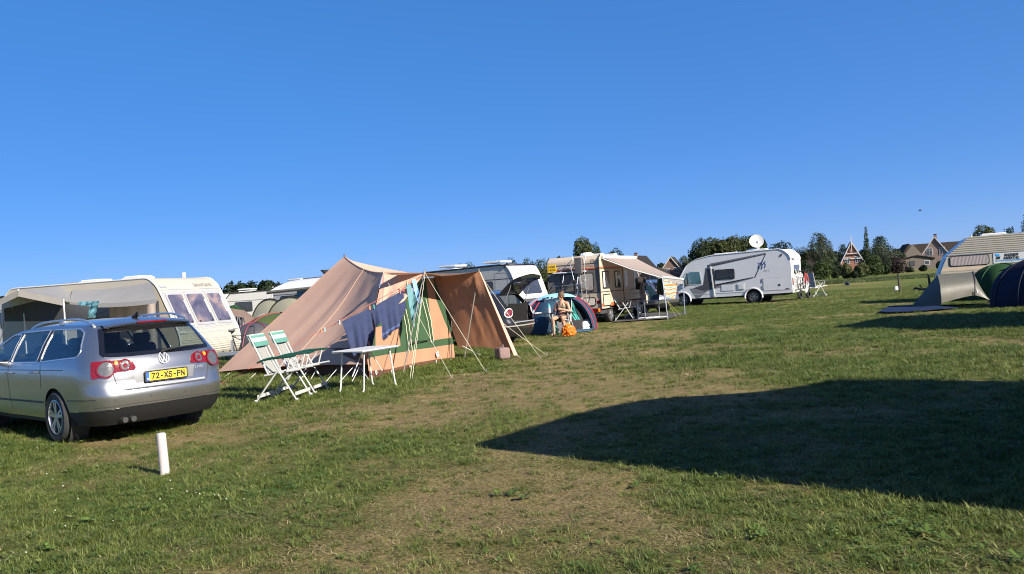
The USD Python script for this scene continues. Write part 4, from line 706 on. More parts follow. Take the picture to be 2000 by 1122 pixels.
em = part('round_emblem', patch(plane(PL(849, 692.5, P1, nw)+nw*.075, uw, (0, 0, 1)), circle(0, 0, .065, 10), .2), WHITEI, tent)
part('emblem_mark', patch(plane(PL(849, 692.5, P1, nw)+nw*.078, uw, (0, 0, 1)), shapely.union_all([sg.LineString([(-.045, -.02), (-.01, .03), (.02, 0), (.045, .02)]).buffer(.008), sg.LineString([(-.03, -.035), (.03, -.03)]).buffer(.006)]), .2), INK, em)
for x, y in ((758, 727), (727, 728), (794, 718), (800, 721), (845, 708), (874, 702)):
    c = PL(x, y, P1, nw)+nw*.09; g = np.linspace(0, 2*np.pi, 13)[:-1]; part('pegging_ring', MB().tube(np.array([c+uw*.022*math.cos(k)+np.array([0, 0, .04*math.sin(k)]) for k in g]), .006, 4, closed=True), ROPEW, tent)
part('right_wall', MB().grid(loft(cur(P2, P2+nrm(P3-P2)*.9, 0, 6), cur(K_, K_+nrm(P3-P2)*.6, 0, 6), 6)), pm('brown_wall', (.12, .05, .028), .9, .1), tent)
lin = loft(cur(P1+nw*-.02, P0, 0, 10), cur(P1+[-.25, .35, .55], P0+[.5, .3, .5], 0, 10), 3); part('inner_wall', MB().grid(lin), MUD, tent)
# wing: the brown side sheet of the porch
KW = PL(842, 541, P1, nw)+nw*.06; PW = G(893, 694)+nw*.05+[0, 0, .03]; EW = E_3+[-.0, 0, .04]
def fold(s, t):
    k = np.clip(1.0-np.abs((t-.93+.62*s)/.07), 0, 1)+.8*np.clip(1.0-np.abs((t-.90+.42*s)/.05), 0, 1); k = k*np.clip(1.15-s, 0, 1)*np.clip(s*6, 0, 1)
    q = .045*k-.10*np.sin(np.pi*s)*np.sin(np.pi*t)+.05*(meshkit.fbm(np.stack([t*8, s*2, 0*s], -1), 2, 8)-.5)*np.clip(4*s, 0, 1); return q[..., None]*np.array([-.6, -.75, 0])
wing = loft(cur(KW, D_, .02, 40), cur(PW+[0, 0, .12], EW+[0, 0, .02], -.10, 40), 30, f=fold)
part('wing_sheet', MB().grid(wing), CANVB, tent, smooth=70)
part('wing_hem', MB().grid(np.stack([np.linspace(D_, EW, 12), np.linspace(D_+[.03, .03, -.03], EW+[.085, .08, -.01], 12)], 1)), CANV, tent)
part('pole', MB().tube([G(786, 730)+[0, 0, -.05], C_+[0, 0, .06]], .014, 8), WOOD, tent); part('pole', MB().tube([G(906, 701)+[0, 0, -.05], D_+[0, 0, .05]], .013, 8), STEEL, tent); part('pole', MB().tube([A_+[0, 0, .06], A_*[1, 1, 0]], .02, 8), WOOD, tent)
part('pole', MB().tube([PL(876, 624, P1, nw)+nw*.07, G(878, 702)+nw*.05], .010, 6), BLACKT, tent); part('pole_spike', MB().tube([B_+[0, 0, -.02], B_+[0, 0, .05]], .008, 5), STEEL, tent)
ROPES = [(C_, G(805, 741)), (C_+[0, 0, -.01], G(800.5, 741)), (C_, G(949, 727)), (AT(945, 547, 18.0), G(1056, 700)), (AT(978, 628, 18.1), G(1068, 694)), (C_*.6+G(786, 730)*.4, G(882.5, 738)), (B_, AT(769, 572, 16.2))]
for a, b in ROPES: part('guy_rope', MB().tube(sag(a, b, .015), .0042, 5), ROPE, tent)
for a, b in (((690, 717), (663, 747)), ((660, 719), (632, 751)), ((603, 723), (585, 743)), ((575, 724), (550, 748)), ((501, 728), (484, 744)), ((450, 728), (427, 744)), ((702, 717), (688, 745)), ((703, 717), (719, 740)), ((618, 722), (607, 741)), ((903, 676), (939, 694)), ((1010, 695), (1018, 700))):
    p = AT(a[0], a[1], float(np.interp(a[0], [426, 705], [19.2, 15.85])) if a[0] < 720 else 18.1); part('peg_loop', MB().tube([p, G(*b)], .006, 5), ROPEW, tent)
for b in ((805, 741), (949, 727), (1056, 700), (1068, 694), (882.5, 738)): g_ = G(*b); part('peg', MB().tube([g_+[0, 0, -.05], g_+[.01, -.01, .06]], .008, 5), STEEL, tent)
# ---------------- washing line with its washing
PEG = G(392, 770); tl = lambda px_: None
ln = nrm((PEG-C_)*[1, 1, 0]); nln = np.array([ln[1], -ln[0], 0]); nln = nln if nln[1] < 0 else -nln
rope = sag(C_+nln*.05+[0, 0, -.02], PEG, .02, 15); solo('washing_line', MB().tube(rope, .0065, 5), pm('line_red', (.30, .09, .06), .8, .1), 'thin red washing line slanting down from the tent pole behind the two chairs', 'washing line')
lnp = C_+nln*.07
def cloth(name, pix, m, label, cat, amp=.035, freq=16, seed=0, hems=()):
    P = [PL(x, y, lnp, nln) for x, y in pix]; o = P[0]; f0 = plane(o, ln*(-1), (0, 0, 1)); U = lambda p: (float((p-o)@(-ln)), float(p[2]-o[2]))
    def fn(a, b):
        a, b = np.asarray(a), np.asarray(b); k = np.clip(-b*1.6+.10, .1, 1); d = amp*k*(np.sin(a*freq+b*2.2+seed)+.6*np.sin(a*freq*2.3+seed*2+b*3)+.6*(meshkit.noise(np.stack([a*7, b*4, 0*a], -1), seed)-.5)); return f0(a, b)+nln[None]*d[:, None]
    t_ = tag(UsdGeom.Xform.Define(stage, numbered('/World/'+name)), label, cat); part('cloth', patch(fn, sg.Polygon([U(p) for p in P]).buffer(0), .025, thick=.008), m, t_, smooth=80)
    for x0, y0, x1, y1 in hems:
        a, b = U(PL(x0, y0, lnp, nln)), U(PL(x1, y1, lnp, nln)); part('border', patch(fn, sg.LineString([a, b]).buffer(.022).intersection(sg.Polygon([U(p) for p in P]).buffer(0)), .025, off=.006), pm('towel_border', (.055, .085, .20), .95, .1), t_, smooth=80)
    return t_
TOWEL = pm('navy_towel', (.028, .040, .098), .97, .18, 9, bump=.5, bscale=240, trans=.1)
cloth('towel', [(667.5, 628.5), (723, 602.5), (727, 630), (735, 678), (722, 684), (705, 690), (691, 697), (685, 684), (676, 652)], TOWEL, 'navy bath towel nearest the table on the line', 'towel', .04, 19, 1, [(686, 690, 736, 670)])
cloth('towel', [(725, 602), (786, 568), (794, 600), (782, 632), (776, 642), (762, 652), (752, 663), (743, 662), (735, 640)], TOWEL, 'navy bath towel pegged up against the tent pole', 'towel', .045, 22, 4, [(744, 656, 780, 634)])
cloth('shirt', [(793.5, 557), (802, 555), (810, 578), (818, 597), (815, 616), (808, 639), (803, 624), (799, 600)], pm('teal_cloth', (.10, .22, .24), .95, .2, 12, bump=.3, bscale=200), 'teal cloth top hanging in a narrow fold on the line', 'shirt', .05, 25, 2)
cloth('shirt', [(804.5, 547), (812.5, 545.5), (818.5, 572), (821.5, 593.5), (816, 591), (809, 568)], pm('sky_cloth', (.20, .38, .66), .95, .15, 12, bump=.2, bscale=200), 'light blue garment pegged nearest the pole top', 'shirt', .04, 25, 3)
for x, y, c, nm in ((722, 601, (.7, .3, .12), 'orange'), (730, 599, (.04, .35, .20), 'green'), (788, 565, (.6, .12, .1), 'red'), (781, 569, (.65, .2, .16), 'pink'), (663, 629, (.75, .75, .72), 'white'), (634, 643, (.3, .55, .55), 'pale blue'), (628, 645, (.75, .25, .10), 'bright orange'), (795, 552, (.55, .35, .2), 'brown')):
    p = PL(x, y+1, lnp, nln); solo('clothes_peg', MB().box(p+nln*.012, (.018, .016, .085), rz=.3, bev=.005).box(p-nln*.012, (.018, .016, .085), rz=.3, bev=.005), pm('peg_'+nm.replace(' ', '_'), c, .5, .05), nm+' clothes peg gripping the red washing line', 'clothes peg')
# ---------------- folding chairs and table
def make_chair(name, label, loc, az, frame, sling, arm, pad=None, group=None, recl=.27, k=1.0):
    t = thing(name, label, 'folding chair', loc, az, group)
    if k != 1: UsdGeom.Xformable(t).AddScaleOp().Set(Gf.Vec3f(k, k, k))
    for y in (.30, -.30):
        for a, b in (((-.36, y, 0), (.14, y, .62)), ((.30, y, 0), (-.06, y, .64))): part('leg', MB().tube([a, b], .014, 8), frame, t); part('foot', MB().box((a[0], y, .015), (.05, .035, .03), bev=.01), WHITEP if pad else BLACKT, t)
        part('armrest', MB().tube(bez([(-.30, y*1.06, .61), (-.1, y*1.06, .665), (.15, y*1.06, .68), (.34, y*1.06, .69)], 8), [.014, .018, .021, .022, .022, .021, .020, .014], 8), arm, t)
        part('arm_strut', MB().tube([(.24, y, .67), (.17, y, .45)], .012), frame, t)
        part('back_rail', MB().tube([(-.16, y*.82, .42), (-.16-recl, y*.82, 1.04)], .015, 8), frame, t); part('seat_rail', MB().tube([(-.22, y*.82, .40), (.38, y*.82, .47)], .015, 8), frame, t)
    for x, z in ((-.36, .08), (.26, .10)): part('cross_bar', MB().bar((x+.03, -.30, z), (x+.03, .30, z), .02, .05), frame, t)
    bk = MB()
    P = np.array([[(-.165-recl*u-.02*math.sin(math.pi*u)*1, y, .43+.60*u) for y in np.linspace(-.225, .225, 7)] for u in np.linspace(0, 1, 9)]); bk.grid(P); part('back_sling', bk, sling, t, smooth=60)
    part('seat_sling', MB().grid(np.array([[(-.2+.57*u, y, .41+.06*u-.02*math.sin(math.pi*u)) for y in np.linspace(-.225, .225, 7)] for u in np.linspace(0, 1, 9)])), sling, t, smooth=60)
    if pad:
        f = lambda o: np.array([[(-.165-recl*u+o+.012*math.cos(k*math.pi), y, .43+.60*u) for y, k in zip(np.linspace(-.25, .25, 9), np.linspace(-.5, .5, 9))] for u in np.linspace(.72, 1.04, 6)])
        p = part('head_pad', MB().grid(f(.035)).grid(f(-.03)).grid(np.stack([f(.035)[-1], f(-.03)[-1]])).grid(np.stack([f(.035)[:, 0], f(-.03)[:, 0]])), pad, t, smooth=60)
    return t
PADM = mat('striped_pad', {'g': ('texture_coordinate', {}), 's': ('separate_xyz', {}), 'm': ('math', {'math_type': 'multiply_add', 'value2': 4.3, 'value3': -3.85}), 'r': ('rgb_ramp', {'ramp': [(0, (.07, .20, .165)), (.14, (.07, .20, .165)), (.2, (.37, .41, .36)), (.40, (.37, .41, .36)), (.47, (.07, .20, .165)), (.6, (.10, .235, .195)), (.66, (.37, .41, .36)), (.8, (.36, .40, .35)), (.86, (.08, .21, .175)), (1, (.08, .21, .175))]}), 'p': ('principled_bsdf', {'roughness': .9})},
           [('g.object', 's.vector'), ('s.z', 'm.value1'), ('m.value', 'r.fac'), ('r.color', 'p.base_color')])
SLINGM = mat('striped_sling', {'g': ('texture_coordinate', {}), 's': ('separate_xyz', {}), 'm': ('math', {'math_type': 'multiply_add', 'value2': 2.2, 'value3': .5}), 'r': ('rgb_ramp', {'ramp': [(0, (.10, .16, .13)), (.04, (.10, .16, .13)), (.06, (.46, .46, .43)), (.17, (.47, .47, .44)), (.19, (.10, .15, .13)), (.215, (.10, .15, .13)), (.235, (.29, .29, .265)), (.765, (.30, .30, .275)), (.785, (.10, .15, .13)), (.81, (.10, .15, .13)), (.83, (.46, .46, .43)), (.94, (.47, .47, .44)), (.96, (.10, .16, .13)), (1, (.10, .16, .13))]}), 'p': ('principled_bsdf', {'roughness': .8}), 't': ('translucent_bsdf', {}), 'mx': ('mix_closure', {'fac': .2})},
           [('g.object', 's.vector'), ('s.y', 'm.value1'), ('m.value', 'r.fac'), ('r.color', 'p.base_color'), ('r.color', 't.color'), ('p.BSDF', 'mx.closure1'), ('t.BSDF', 'mx.closure2')], surface='mx.closure')
CHW = pm('white_frame', (.40, .40, .385), .45, .05, 9); GARM = pm('green_armrest', (.006, .048, .032), .4, .1, 8)
make_chair('folding_chair', 'white folding chair with green striped head pad, the nearer of the pair by the car', (-3.72, 13.08, 0), 97, CHW, SLINGM, GARM, PADM)
make_chair('folding_chair', 'white folding chair with green striped head pad, beside the tent rope, further of the pair', (-3.62, 13.86, 0), 97, CHW, SLINGM, GARM, PADM)
TB = np.array([-2.5, 13.67, 0]); t = thing('folding_table', 'white folding table with thin legs under the hanging towels', 'folding table', TB, 28)
part('table_top', MB().box((0, 0, .665), (.98, .64, .022), bev=.009), WHITEP, t); part('table_rim', MB().tube([(-.48, -.31, .65), (.48, -.31, .65), (.48, .31, .65), (-.48, .31, .65)], .012, 6, closed=True), ALU, t)
for x in (-.42, .42):
    for y in (-.24, .24): part('leg', MB().tube([(x*.80, y*.95, .655), (x, y, .05), (x+.03*np.sign(x), y, .004)], .0125, 8), WHITEP, t)
    part('brace', MB().tube([(x*.95, 0, .25), (x*.2, 0, .645)], .009, 6), WHITEP, t)
# small sunglasses left lying on the armrest side, and the pale corner post
t = thing('marker_post', 'short white plastic post standing alone in the grass before the car', 'post', G(322, 921))
part('shaft', MB().lathe([(.043, -.05), (.043, .345), (.040, .358), (.030, .364), (0, .366)], (0, 0, 0), nrm((-.05, .02, 1)), 20), pm('post_white', (.40, .36, .34), .6, .08, 7, bump=.15, bscale=60), t)
# ---------------- black car with its tailgate up
t, bfn, byu, brp, bsp = make_car('hatchback_car', 'black car with raised tailgate and open luggage space, beside the tent wing', BLACKP, (-.64, 23.2, -.02), -62, open_hatch=True, lampstyle=1); bc_t = t
hx = MB(); W_ = .60
gate = []
for u in np.linspace(0, 1, 9):
    x, z = -.66-.70*u-.03*math.sin(math.pi*u), 1.44+.46*u+.10*math.sin(math.pi*u)
    gate.append([(x, y, z-.06*(y/W_)**2*u) for y in np.linspace(W_-.02*u, -W_+.02*u, 9)])
gate = np.array(gate); und = gate+np.array([.03, 0, -.09]); hx.grid(gate).grid(und, flip=True).grid(np.stack([gate[:, 0], und[:, 0]], 1)).grid(np.stack([gate[:, -1], und[:, -1]], 1)).grid(np.stack([gate[-1], und[-1]])); g_ = part('tailgate', hx, BLACKP, t)
part('gate_glass', MB().grid(und[1:5, 1:-1]+np.array([.004, 0, -.006])), PANE, g_)
for s in (1, -1): part('gas_strut', MB().tube([(-.72, s*.60, 1.02), (-1.0, s*.57, 1.62)], .010, 6), STEEL, g_)
part('boot_sill', MB().box((-1.03, 0, .605), (.07, 1.15, .03), bev=.01), CHROME, t); part('bumper_strip', patch(bfn, brp(rrect(-.85, .50, .85, .53, .01)), .06, off=.012, thick=.014), CHROME, t)
part('boot_floor', MB().box((-.45, 0, .60), (1.0, 1.1, .03)), DARKIN, t); [part('boot_lining', MB().box((-.55, y, .85), (.6, .03, .5)), pm('boot_grey', (.035, .034, .033), .9, .2), t) for y in (.60, -.60)]
BK = w_of((-.64, 23.2), -62, (-.62, .22, .70)); solo('storage_box', MB().box(BK, (.16, .13, .18), rz=.4, bev=.02), pm('box_yellow', (.7, .62, .25), .6, .1), 'pale yellow box standing inside the open back of the black car', 'box')
# bag under the wing
bg = G(982, 702); t = thing('storage_bag', 'pinkish grey fabric bag with a loop handle, standing under the brown wing', 'bag', bg, 70); PINK = pm('bag_pink', (.19, .125, .115), .9, .12, 10, bump=.2, bscale=120)
part('bag_body', MB().box((0, 0, .13), (.26, .36, .25), bev=.05), PINK, t); part('handle', MB().tube(bez([(0, -.10, .25), (0, -.06, .31), (0, .06, .31), (0, .10, .25)], 9), .012, 6), PINK, t)
# ---------------- dome tents
def dome(name, label, loc, az, rx, ry, h, m, door=None, rod=None, inner=None, poles=(), pw=2.2, cat='tent'):
    """a dome of bent poles: door = (from, to) in degrees round from the front, and its height fraction"""
    t = thing(name, label, cat, loc, az)
    def fn(u, v):                                                       # u: angle in radians from the front, v: 0 ground .. 1 crown
        u, v = np.asarray(u, float), np.asarray(v, float); a = v*np.pi/2; c = np.maximum(np.cos(a), 0)**.85; k = 1+.05*np.cos(6*u)*np.sin(a*2)*-1
        return np.stack([rx*np.cos(u)*c*k, ry*np.sin(u)*c*k, h*np.sin(a)**.95], 1)
    full = sg.box(-np.pi, 0, np.pi, 1)
    if door:
        a0, a1, hh = door; a0, a1 = math.radians(a0), math.radians(a1); mid, hw = (a0+a1)/2, (a1-a0)/2
        d = sg.Polygon([(mid+hw*math.cos(q)*(1.0), .03+hh*math.sin(q)**.8) for q in np.linspace(0, np.pi, 24)])
        full = full.difference(d); part('inner_tent', patch(lambda u, v: fn(u, v)*np.array([.78, .78, .86]), sg.box(-np.pi, 0, np.pi, 1), .25, stepv=.1), inner or DARKIN, t, smooth=60)
    part('flysheet', patch(fn, full, .16, stepv=.07), m, t, smooth=50)
    for q in poles:
        q = math.radians(q); vv = np.linspace(0, 1, 14); P = fn(np.full(14, q), vv)*1.012; part('pole_sleeve', MB().tube(P, .014, 5), rod, t)
    return t, fn
NAVY = pm('navy_nylon', (.018, .048, .085), .55, .15, 3, bump=.25, bscale=7, trans=.12); REDP = pm('red_piping', (.42, .025, .04), .6, .05); PALEN = pm('pale_nylon', (.52, .54, .60), .6, .06, 3, trans=.2); AQUA = pm('aqua_towel', (.22, .50, .60), .95, .12, 9, bump=.4, bscale=150); TURQ = pm('turquoise', (.08, .42, .38), .8, .1)
DL = np.array([1.42, 27.2, 0]); t, dfn = dome('dome_tent', 'navy blue dome tent with red piping and open doorway, behind the seated person', DL, 172, 1.15, 1.30, 1.22, NAVY, door=(-12, 52, .70), rod=REDP, inner=pm('tent_inner', (.012, .011, .012), .9, .2, 4), poles=(-52, 58, 78, -70))
part('side_panel', patch(dfn, sg.box(math.radians(-100), .0, math.radians(-72), .80), .12, stepv=.06, off=.02), PALEN, t); 
part('door_flap', patch(lambda u, v: dfn(u, v)*np.array([.93, .93, .95]), sg.Polygon([(math.radians(a), b) for a, b in ((-12, .02), (6, .02), (14, .3), (16, .62), (4, .60), (-6, .45))]), .08, stepv=.05), pm('flap_grey', (.11, .10, .105), .9, .1), t); part('door_edge', MB().tube(dfn(np.radians(np.linspace(-14, -2, 8)), np.linspace(.02, .62, 8))*1.01, .025, 5), TURQ, t)
part('groundsheet', MB().box((.75, .1, .012), (1.0, 1.5, .02), bev=.008), pm('sheet_blue', (.03, .09, .17), .7, .1), t)
fly = solo('towel', patch(lambda u, v: dfn(u, v)*np.array([1.04, 1.04, 1.035])+DL*0, sg.Polygon([(math.radians(a), b) for a, b in ((-62, .63), (-30, .66), (0, .71), (30, .70), (62, .66), (75, .86), (30, .95), (-20, .95), (-70, .84))]), .07, stepv=.04, thick=.012), AQUA, 'light aqua towel spread over the top of the navy dome tent', 'towel')
UsdGeom.Xformable(fly).AddTranslateOp().Set(Gf.Vec3d(*map(float, DL))); UsdGeom.Xformable(fly).AddRotateZOp().Set(90-172.)
def rag(name, pts, m, label, cat, amp=.03, seed=1, n=12, thick=.012):
    """a heap or drape of cloth spanned over four corner curves"""
    a, b, c, d = (np.asarray(p, float) for p in pts); u, v = np.meshgrid(np.linspace(0, 1, n), np.linspace(0, 1, n), indexing='ij')
    P = a*((1-u)*(1-v))[..., None]+b*(u*(1-v))[..., None]+c*(u*v)[..., None]+d*((1-u)*v)[..., None]; nn = nrm(np.cross(b-a, d-a))
    q = meshkit.fbm(np.stack([u*4, v*4, 0*u+seed], -1), 3, seed)-.5; P = P+nn*(amp*2*q+amp*.5*np.sin(u*21+v*3))[..., None]
    return solo(name, MB().grid(P).grid(P-nn*thick, flip=True), m, label, cat, smooth=80)
NAVYC = pm('navy_cloth', (.015, .02, .05), .9, .2, 10)
rag('jacket', [AT(1058, 583, 26.6), AT(1082, 580, 26.6), AT(1083, 593, 26.5), AT(1062, 598, 26.5)], NAVYC, 'dark navy garment thrown on the left shoulder of the dome tent', 'jacket', .05, 3)
wb = G(1141, 645); t = thing('carrier_bag', 'white carrier bag with a small printed patch in the dome tent doorway', 'bag', wb, 60)
def sack(seed, rx, ry, h, lean=.1):
    r = np.random.default_rng(seed); m = trimesh.creation.icosphere(3, 1.0); v = m.vertices.copy(); q = meshkit.fbm(v*2.1+seed*3, 3, seed)-.5; rd = meshkit.fbm(v*5+seed, 2, seed+1)-.5
    v = v*(1+.6*q+.45*rd)[:, None]; v[:, 2] = np.where(v[:, 2] < -.6, -.6+.15*(v[:, 2]+.6), v[:, 2]); v[:, 0] += lean*v[:, 2]; v = v*np.array([rx, ry, h/1.75]); v[:, 2] -= v[:, 2].min(); return trimesh.Trimesh(v, m.faces, process=False)
part('bag_body', sack(4, .20, .26, .36, .5), pm('bag_white', (.62, .61, .60), .4, .08, 14), t, smooth=70); part('print', MB().disc((.17, -.05, .17), (1, -.2, .5), .07, 12), pm('print_tan', (.45, .22, .10), .5, .3, 30), t)
ob = G(1111, 657); t = thing('carrier_bag', 'crumpled orange plastic carrier bag on the grass beside the seated person', 'bag', ob, 150)
part('bag_body', sack(9, .17, .21, .34, -.05), pm('bag_orange', (.62, .17, .012), .28, .2, 9, bump=.9, bscale=14, trans=.25), t, smooth=12); part('print', MB().disc((.155, .03, .19), (1, .1, .35), .05, 3), WHITEI, t); part('handle', MB().tube(bez([(0, -.08, .27), (.02, -.05, .36), (.02, .04, .35), (0, .08, .27)], 9), .014, 5), pm('bag_orange_handle', (.60, .30, .02), .3, .1), t)
# ---------------- table with things, chair and person
tb = np.array([.66, 24.75, 0]); t = thing('camping_table', 'black folding table laid with pots and a bottle before the seated person', 'table', tb, 96)
part('table_top', MB().box((0, 0, .70), (1.12, .55, .025), bev=.008), BLACKT, t)
for x in (-.5, .5):
    for y in (-.22, .22): part('leg', MB().tube([(x*.93, y, .69), (x, y, 0)], .012, 6), BLACKT, t)
    part('brace', MB().tube([(x*.97, -.2, .35), (x*.55, -.2, .69)], .008, 5), BLACKT, t)
TW = lambda x, y, z: w_of(tb, 96, (x, y, z))
def pot(name, label, cat, at, prof, m, extra=()):
    t = thing(name, label, cat, at); part('pot_body', MB().lathe(prof, seg=16), m, t)
    for nm, mb, mm in extra: part(nm, mb, mm, t)
pot('cooking_pot', 'small red pot at the left end of the black table', 'pot', TW(-.38, -.05, .713), [(0, 0), (.08, 0), (.10, .03), (.105, .10), (.095, .102), (.09, .03), (0, .02)], pm('pot_red', (.50, .03, .02), .3, .1, coat=.5), [('handle', MB().tube([(.10, 0, .08), (.2, .03, .09)], .012), WHITEP)])
pot('bowl', 'dark blue bowl beside the red pot on the table', 'bowl', TW(-.16, .02, .713), [(0, 0), (.05, 0), (.09, .05), (.085, .055), (.05, .01), (0, .01)], pm('bowl_blue', (.02, .05, .10), .3, .1))
pot('cup', 'pale blue beaker next to the bowl on the table', 'cup', TW(-.08, .12, .713), [(0, 0), (.035, 0), (.04, .11), (.036, .11), (.03, .01), (0, .01)], pm('cup_blue', (.16, .34, .46), .3, .1))
solo('food_wrapper', MB().box(TW(.06, .02, .722), (.22, .12, .02), rz=.3, bev=.008).box(TW(.04, .0, .738), (.10, .08, .018), rz=.8, bev=.007), pm('wrapper', (.60, .55, .50), .6, .2), 'crumpled pale wrapper lying on the black table', 'wrapper')
pot('water_bottle', 'clear bottle with turquoise cap standing on the table by the hands', 'bottle', TW(.42, -.10, .713), [(0, 0), (.042, 0), (.043, .14), (.038, .17)], pm('bottle_grey', (.45, .46, .45), .15, .1, coat=.6), [('cap', MB().lathe([(.04, .165), (.045, .17), (.045, .215), (.02, .225), (.018, .27), (.0, .28)], seg=14), TURQ)])
SEAT = np.array([1.46, 25.3, 0]); PAZ = 205.
make_chair('folding_chair', 'camping chair with white legs that the person sits on', SEAT, PAZ, CHW, pm('chair_navy', (.02, .035, .06), .9, .1), BLACKT, recl=.16)
rag('towel', [SEAT+np.array(q) for q in ((-.02, .36, 1.02), (.40, .22, 1.0), (.62, .30, .42), (.44, .34, .40))], TURQ, 'turquoise towel hung over the back of the occupied chair', 'towel', .02, 5)
import manifold3d as m3
def limb(chain, sides=10):
    """tapering limbs hulled from spheres at the joints, joined into one body"""
    sp = [m3.Manifold.sphere(r, sides*2).translate(tuple(map(float, p))) for p, r in chain]
    return [m3.Manifold.batch_hull([sp[i], sp[i+1]]) for i in range(len(sp)-1)]
def solid(parts, edge=.02, taubin=12):
    b = m3.Manifold.batch_boolean(parts, m3.OpType.Add).refine_to_length(edge).to_mesh(); m = trimesh.Trimesh(b.vert_properties[:, :3], b.tri_verts, process=True); trimesh.smoothing.filter_taubin(m, iterations=taubin); return m
SKIN = pm('skin', (.40, .21, .135), .55, .08, 8, subsurface_weight=.15); HAIR = pm('brown_hair', (.085, .045, .022), .7, .3, 40, bump=.4, bscale=120); SHORTS = pm('dark_shorts', (.02, .017, .018), .9, .15, 10); OLIVE = pm('olive_top', (.16, .135, .085), .85, .12, 12)
per = thing('person', 'person in olive strap top and dark shorts sitting at the black table, hair up', 'person', SEAT, PAZ)
V = lambda *q: np.array(q, float)
hip, chest, neck, head = V(-.10, 0, .52), V(-.13, 0, .86), V(-.12, 0, 1.03), V(-.07, 0, 1.175)
B = limb([(hip+V(0, .08, 0), .135), (hip+V(0, -.08, 0), .135)])+limb([(hip, .145), (V(-.13, 0, .68), .125), (chest, .135), (V(-.13, 0, .96), .11)])+limb([(V(-.13, .14, .945), .066), (V(-.13, -.14, .945), .066)])+limb([(V(-.13, 0, .98), .062), (neck, .052), (head+V(-.015, 0, -.03), .052)])
B += limb([(V(-.05, .062, .855), .058), (V(-.05, -.062, .855), .058)])
for s in (1, -1):
    kn, an = (V(.34, .17, .52), V(.30, .21, .10)) if s > 0 else (V(.36, -.15, .50), V(.36, -.14, .10))
    B += limb([(hip+V(.02, s*.09, 0), .105), (kn, .064)])+limb([(kn, .060), (kn*.6+an*.4+V(-.02, 0, 0), .058), (an, .036)])+limb([(an+V(-.02, 0, -.045), .038), (an+V(.10, 0, -.065), .034), (an+V(.17, 0, -.075), .024)])
sh = {1: V(-.13, .175, .94), -1: V(-.13, -.175, .94)}; el = {1: V(-.06, .27, .70), -1: V(-.10, -.29, .69)}; wr_ = {1: V(.17, .10, .78), -1: V(.14, -.12, .75)}
for s in (1, -1):
    B += limb([(sh[s], .056), (sh[s]*.5+el[s]*.5, .048), (el[s], .038)])+limb([(el[s], .038), (el[s]*.6+wr_[s]*.4, .036), (wr_[s], .025)])
    pal = wr_[s]+V(.075, -s*.012, .015); B += limb([(wr_[s], .025), (pal, .030)])+limb([(pal+V(0, 0, .018), .018), (pal+V(0, 0, -.018), .018)])
    for k in range(4): f0 = pal+V(.02, -s*.004, .026-.017*k); B += limb([(f0, .0095), (f0+V(.032-.003*abs(k-1), -s*.012, .004), .009), (f0+V(.040, -s*.038, .0), .008)])
    B += limb([(pal+V(-.01, -s*.012, .022), .011), (pal+V(.02, -s*.030, .04), .0095), (pal+V(.04, -s*.034, .038), .008)])
# head: skull, jaw, nose, lips, ears; turned to the person's right
hd = [m3.Manifold.sphere(.098, 24).scale((.98, .80, 1.12)).translate((0, 0, .02))]+limb([(V(.035, 0, -.045), .058), (V(.062, 0, -.085), .034)])+limb([(V(.090, 0, .01), .012), (V(.108, 0, -.025), .015)])+limb([(V(.086, .014, -.062), .010), (V(.086, -.014, -.062), .010)])+limb([(V(.080, .03, .035), .014), (V(.080, -.03, .035), .014)])
for s in (1, -1): hd += [m3.Manifold.sphere(.03, 12).scale((.55, .35, 1.0)).translate((-.005, s*.080, -.005))]
TURN = -62.
hd = [h.rotate((0, 6, 0)).rotate((0, 0, TURN)).translate(tuple(head)) for h in hd]
part('body', solid(B+hd, .016, 10), SKIN, per, smooth=70)
ct, st_ = math.cos(math.radians(TURN)), math.sin(math.radians(TURN)); HP = lambda x, y, z: head+V(x*ct-y*st_, x*st_+y*ct, z)
hr = [m3.Manifold.sphere(.106, 24).scale((1.0, .86, 1.08)).translate((-.016, 0, .032))]; hr = m3.Manifold.batch_boolean(hr, m3.OpType.Add)-m3.Manifold.cube((.3, .3, .3), True).rotate((0, 28, 0)).translate((.165, 0, -.085))-m3.Manifold.cube((.3, .3, .2), True).translate((0, 0, -.15))
hr = hr+m3.Manifold.sphere(.045, 16).scale((1, 1, .9)).translate((-.065, 0, .125)); hr = hr.rotate((0, 6, 0)).rotate((0, 0, TURN)).translate(tuple(head)); part('hair', solid([hr], .018, 4), HAIR, per, smooth=70)
for s in (1, -1):
    e = MB().tm(trimesh.Trimesh(trimesh.creation.icosphere(2, .011).vertices+HP(.086, s*.031, .012), trimesh.creation.icosphere(2, .011).faces)); part('eye', e, pm('eye_white', (.7, .68, .65), .2, .02), per); part('iris', MB().disc(HP(.0975, s*.031, .012), HP(1, 0, 0)-HP(0, 0, 0), .0055, 10), INK, per); part('eyebrow', MB().tube([HP(.090, s*.048, .032), HP(.098, s*.03, .038), HP(.098, s*.014, .033)], .004, 5), HAIR, per)
part('lips', MB().tube([HP(.088, .020, -.062), HP(.098, 0, -.060), HP(.088, -.020, -.062)], .0055, 6), pm('lips', (.42, .15, .13), .5, .05), per)
TP = limb([(V(-.13, 0, .72), .128), (chest+V(0, 0, -.02), .139)])+limb([(V(-.045, .062, .85), .062), (V(-.045, -.062, .85), .062)]); tp = solid(TP, .02, 6); part('strap_top', tp, OLIVE, per, smooth=70)
for s in (1, -1): part('strap', MB().tube(bez([(-.0, s*.07, .90), (-.055, s*.085, .985), (-.12, s*.09, 1.008), (-.20, s*.085, .97), (-.25, s*.07, .86)], 12), .008, 5), OLIVE, per)
SHT = limb([(hip+V(-.01, .09, 0), .145), (hip+V(-.01, -.09, 0), .145)])
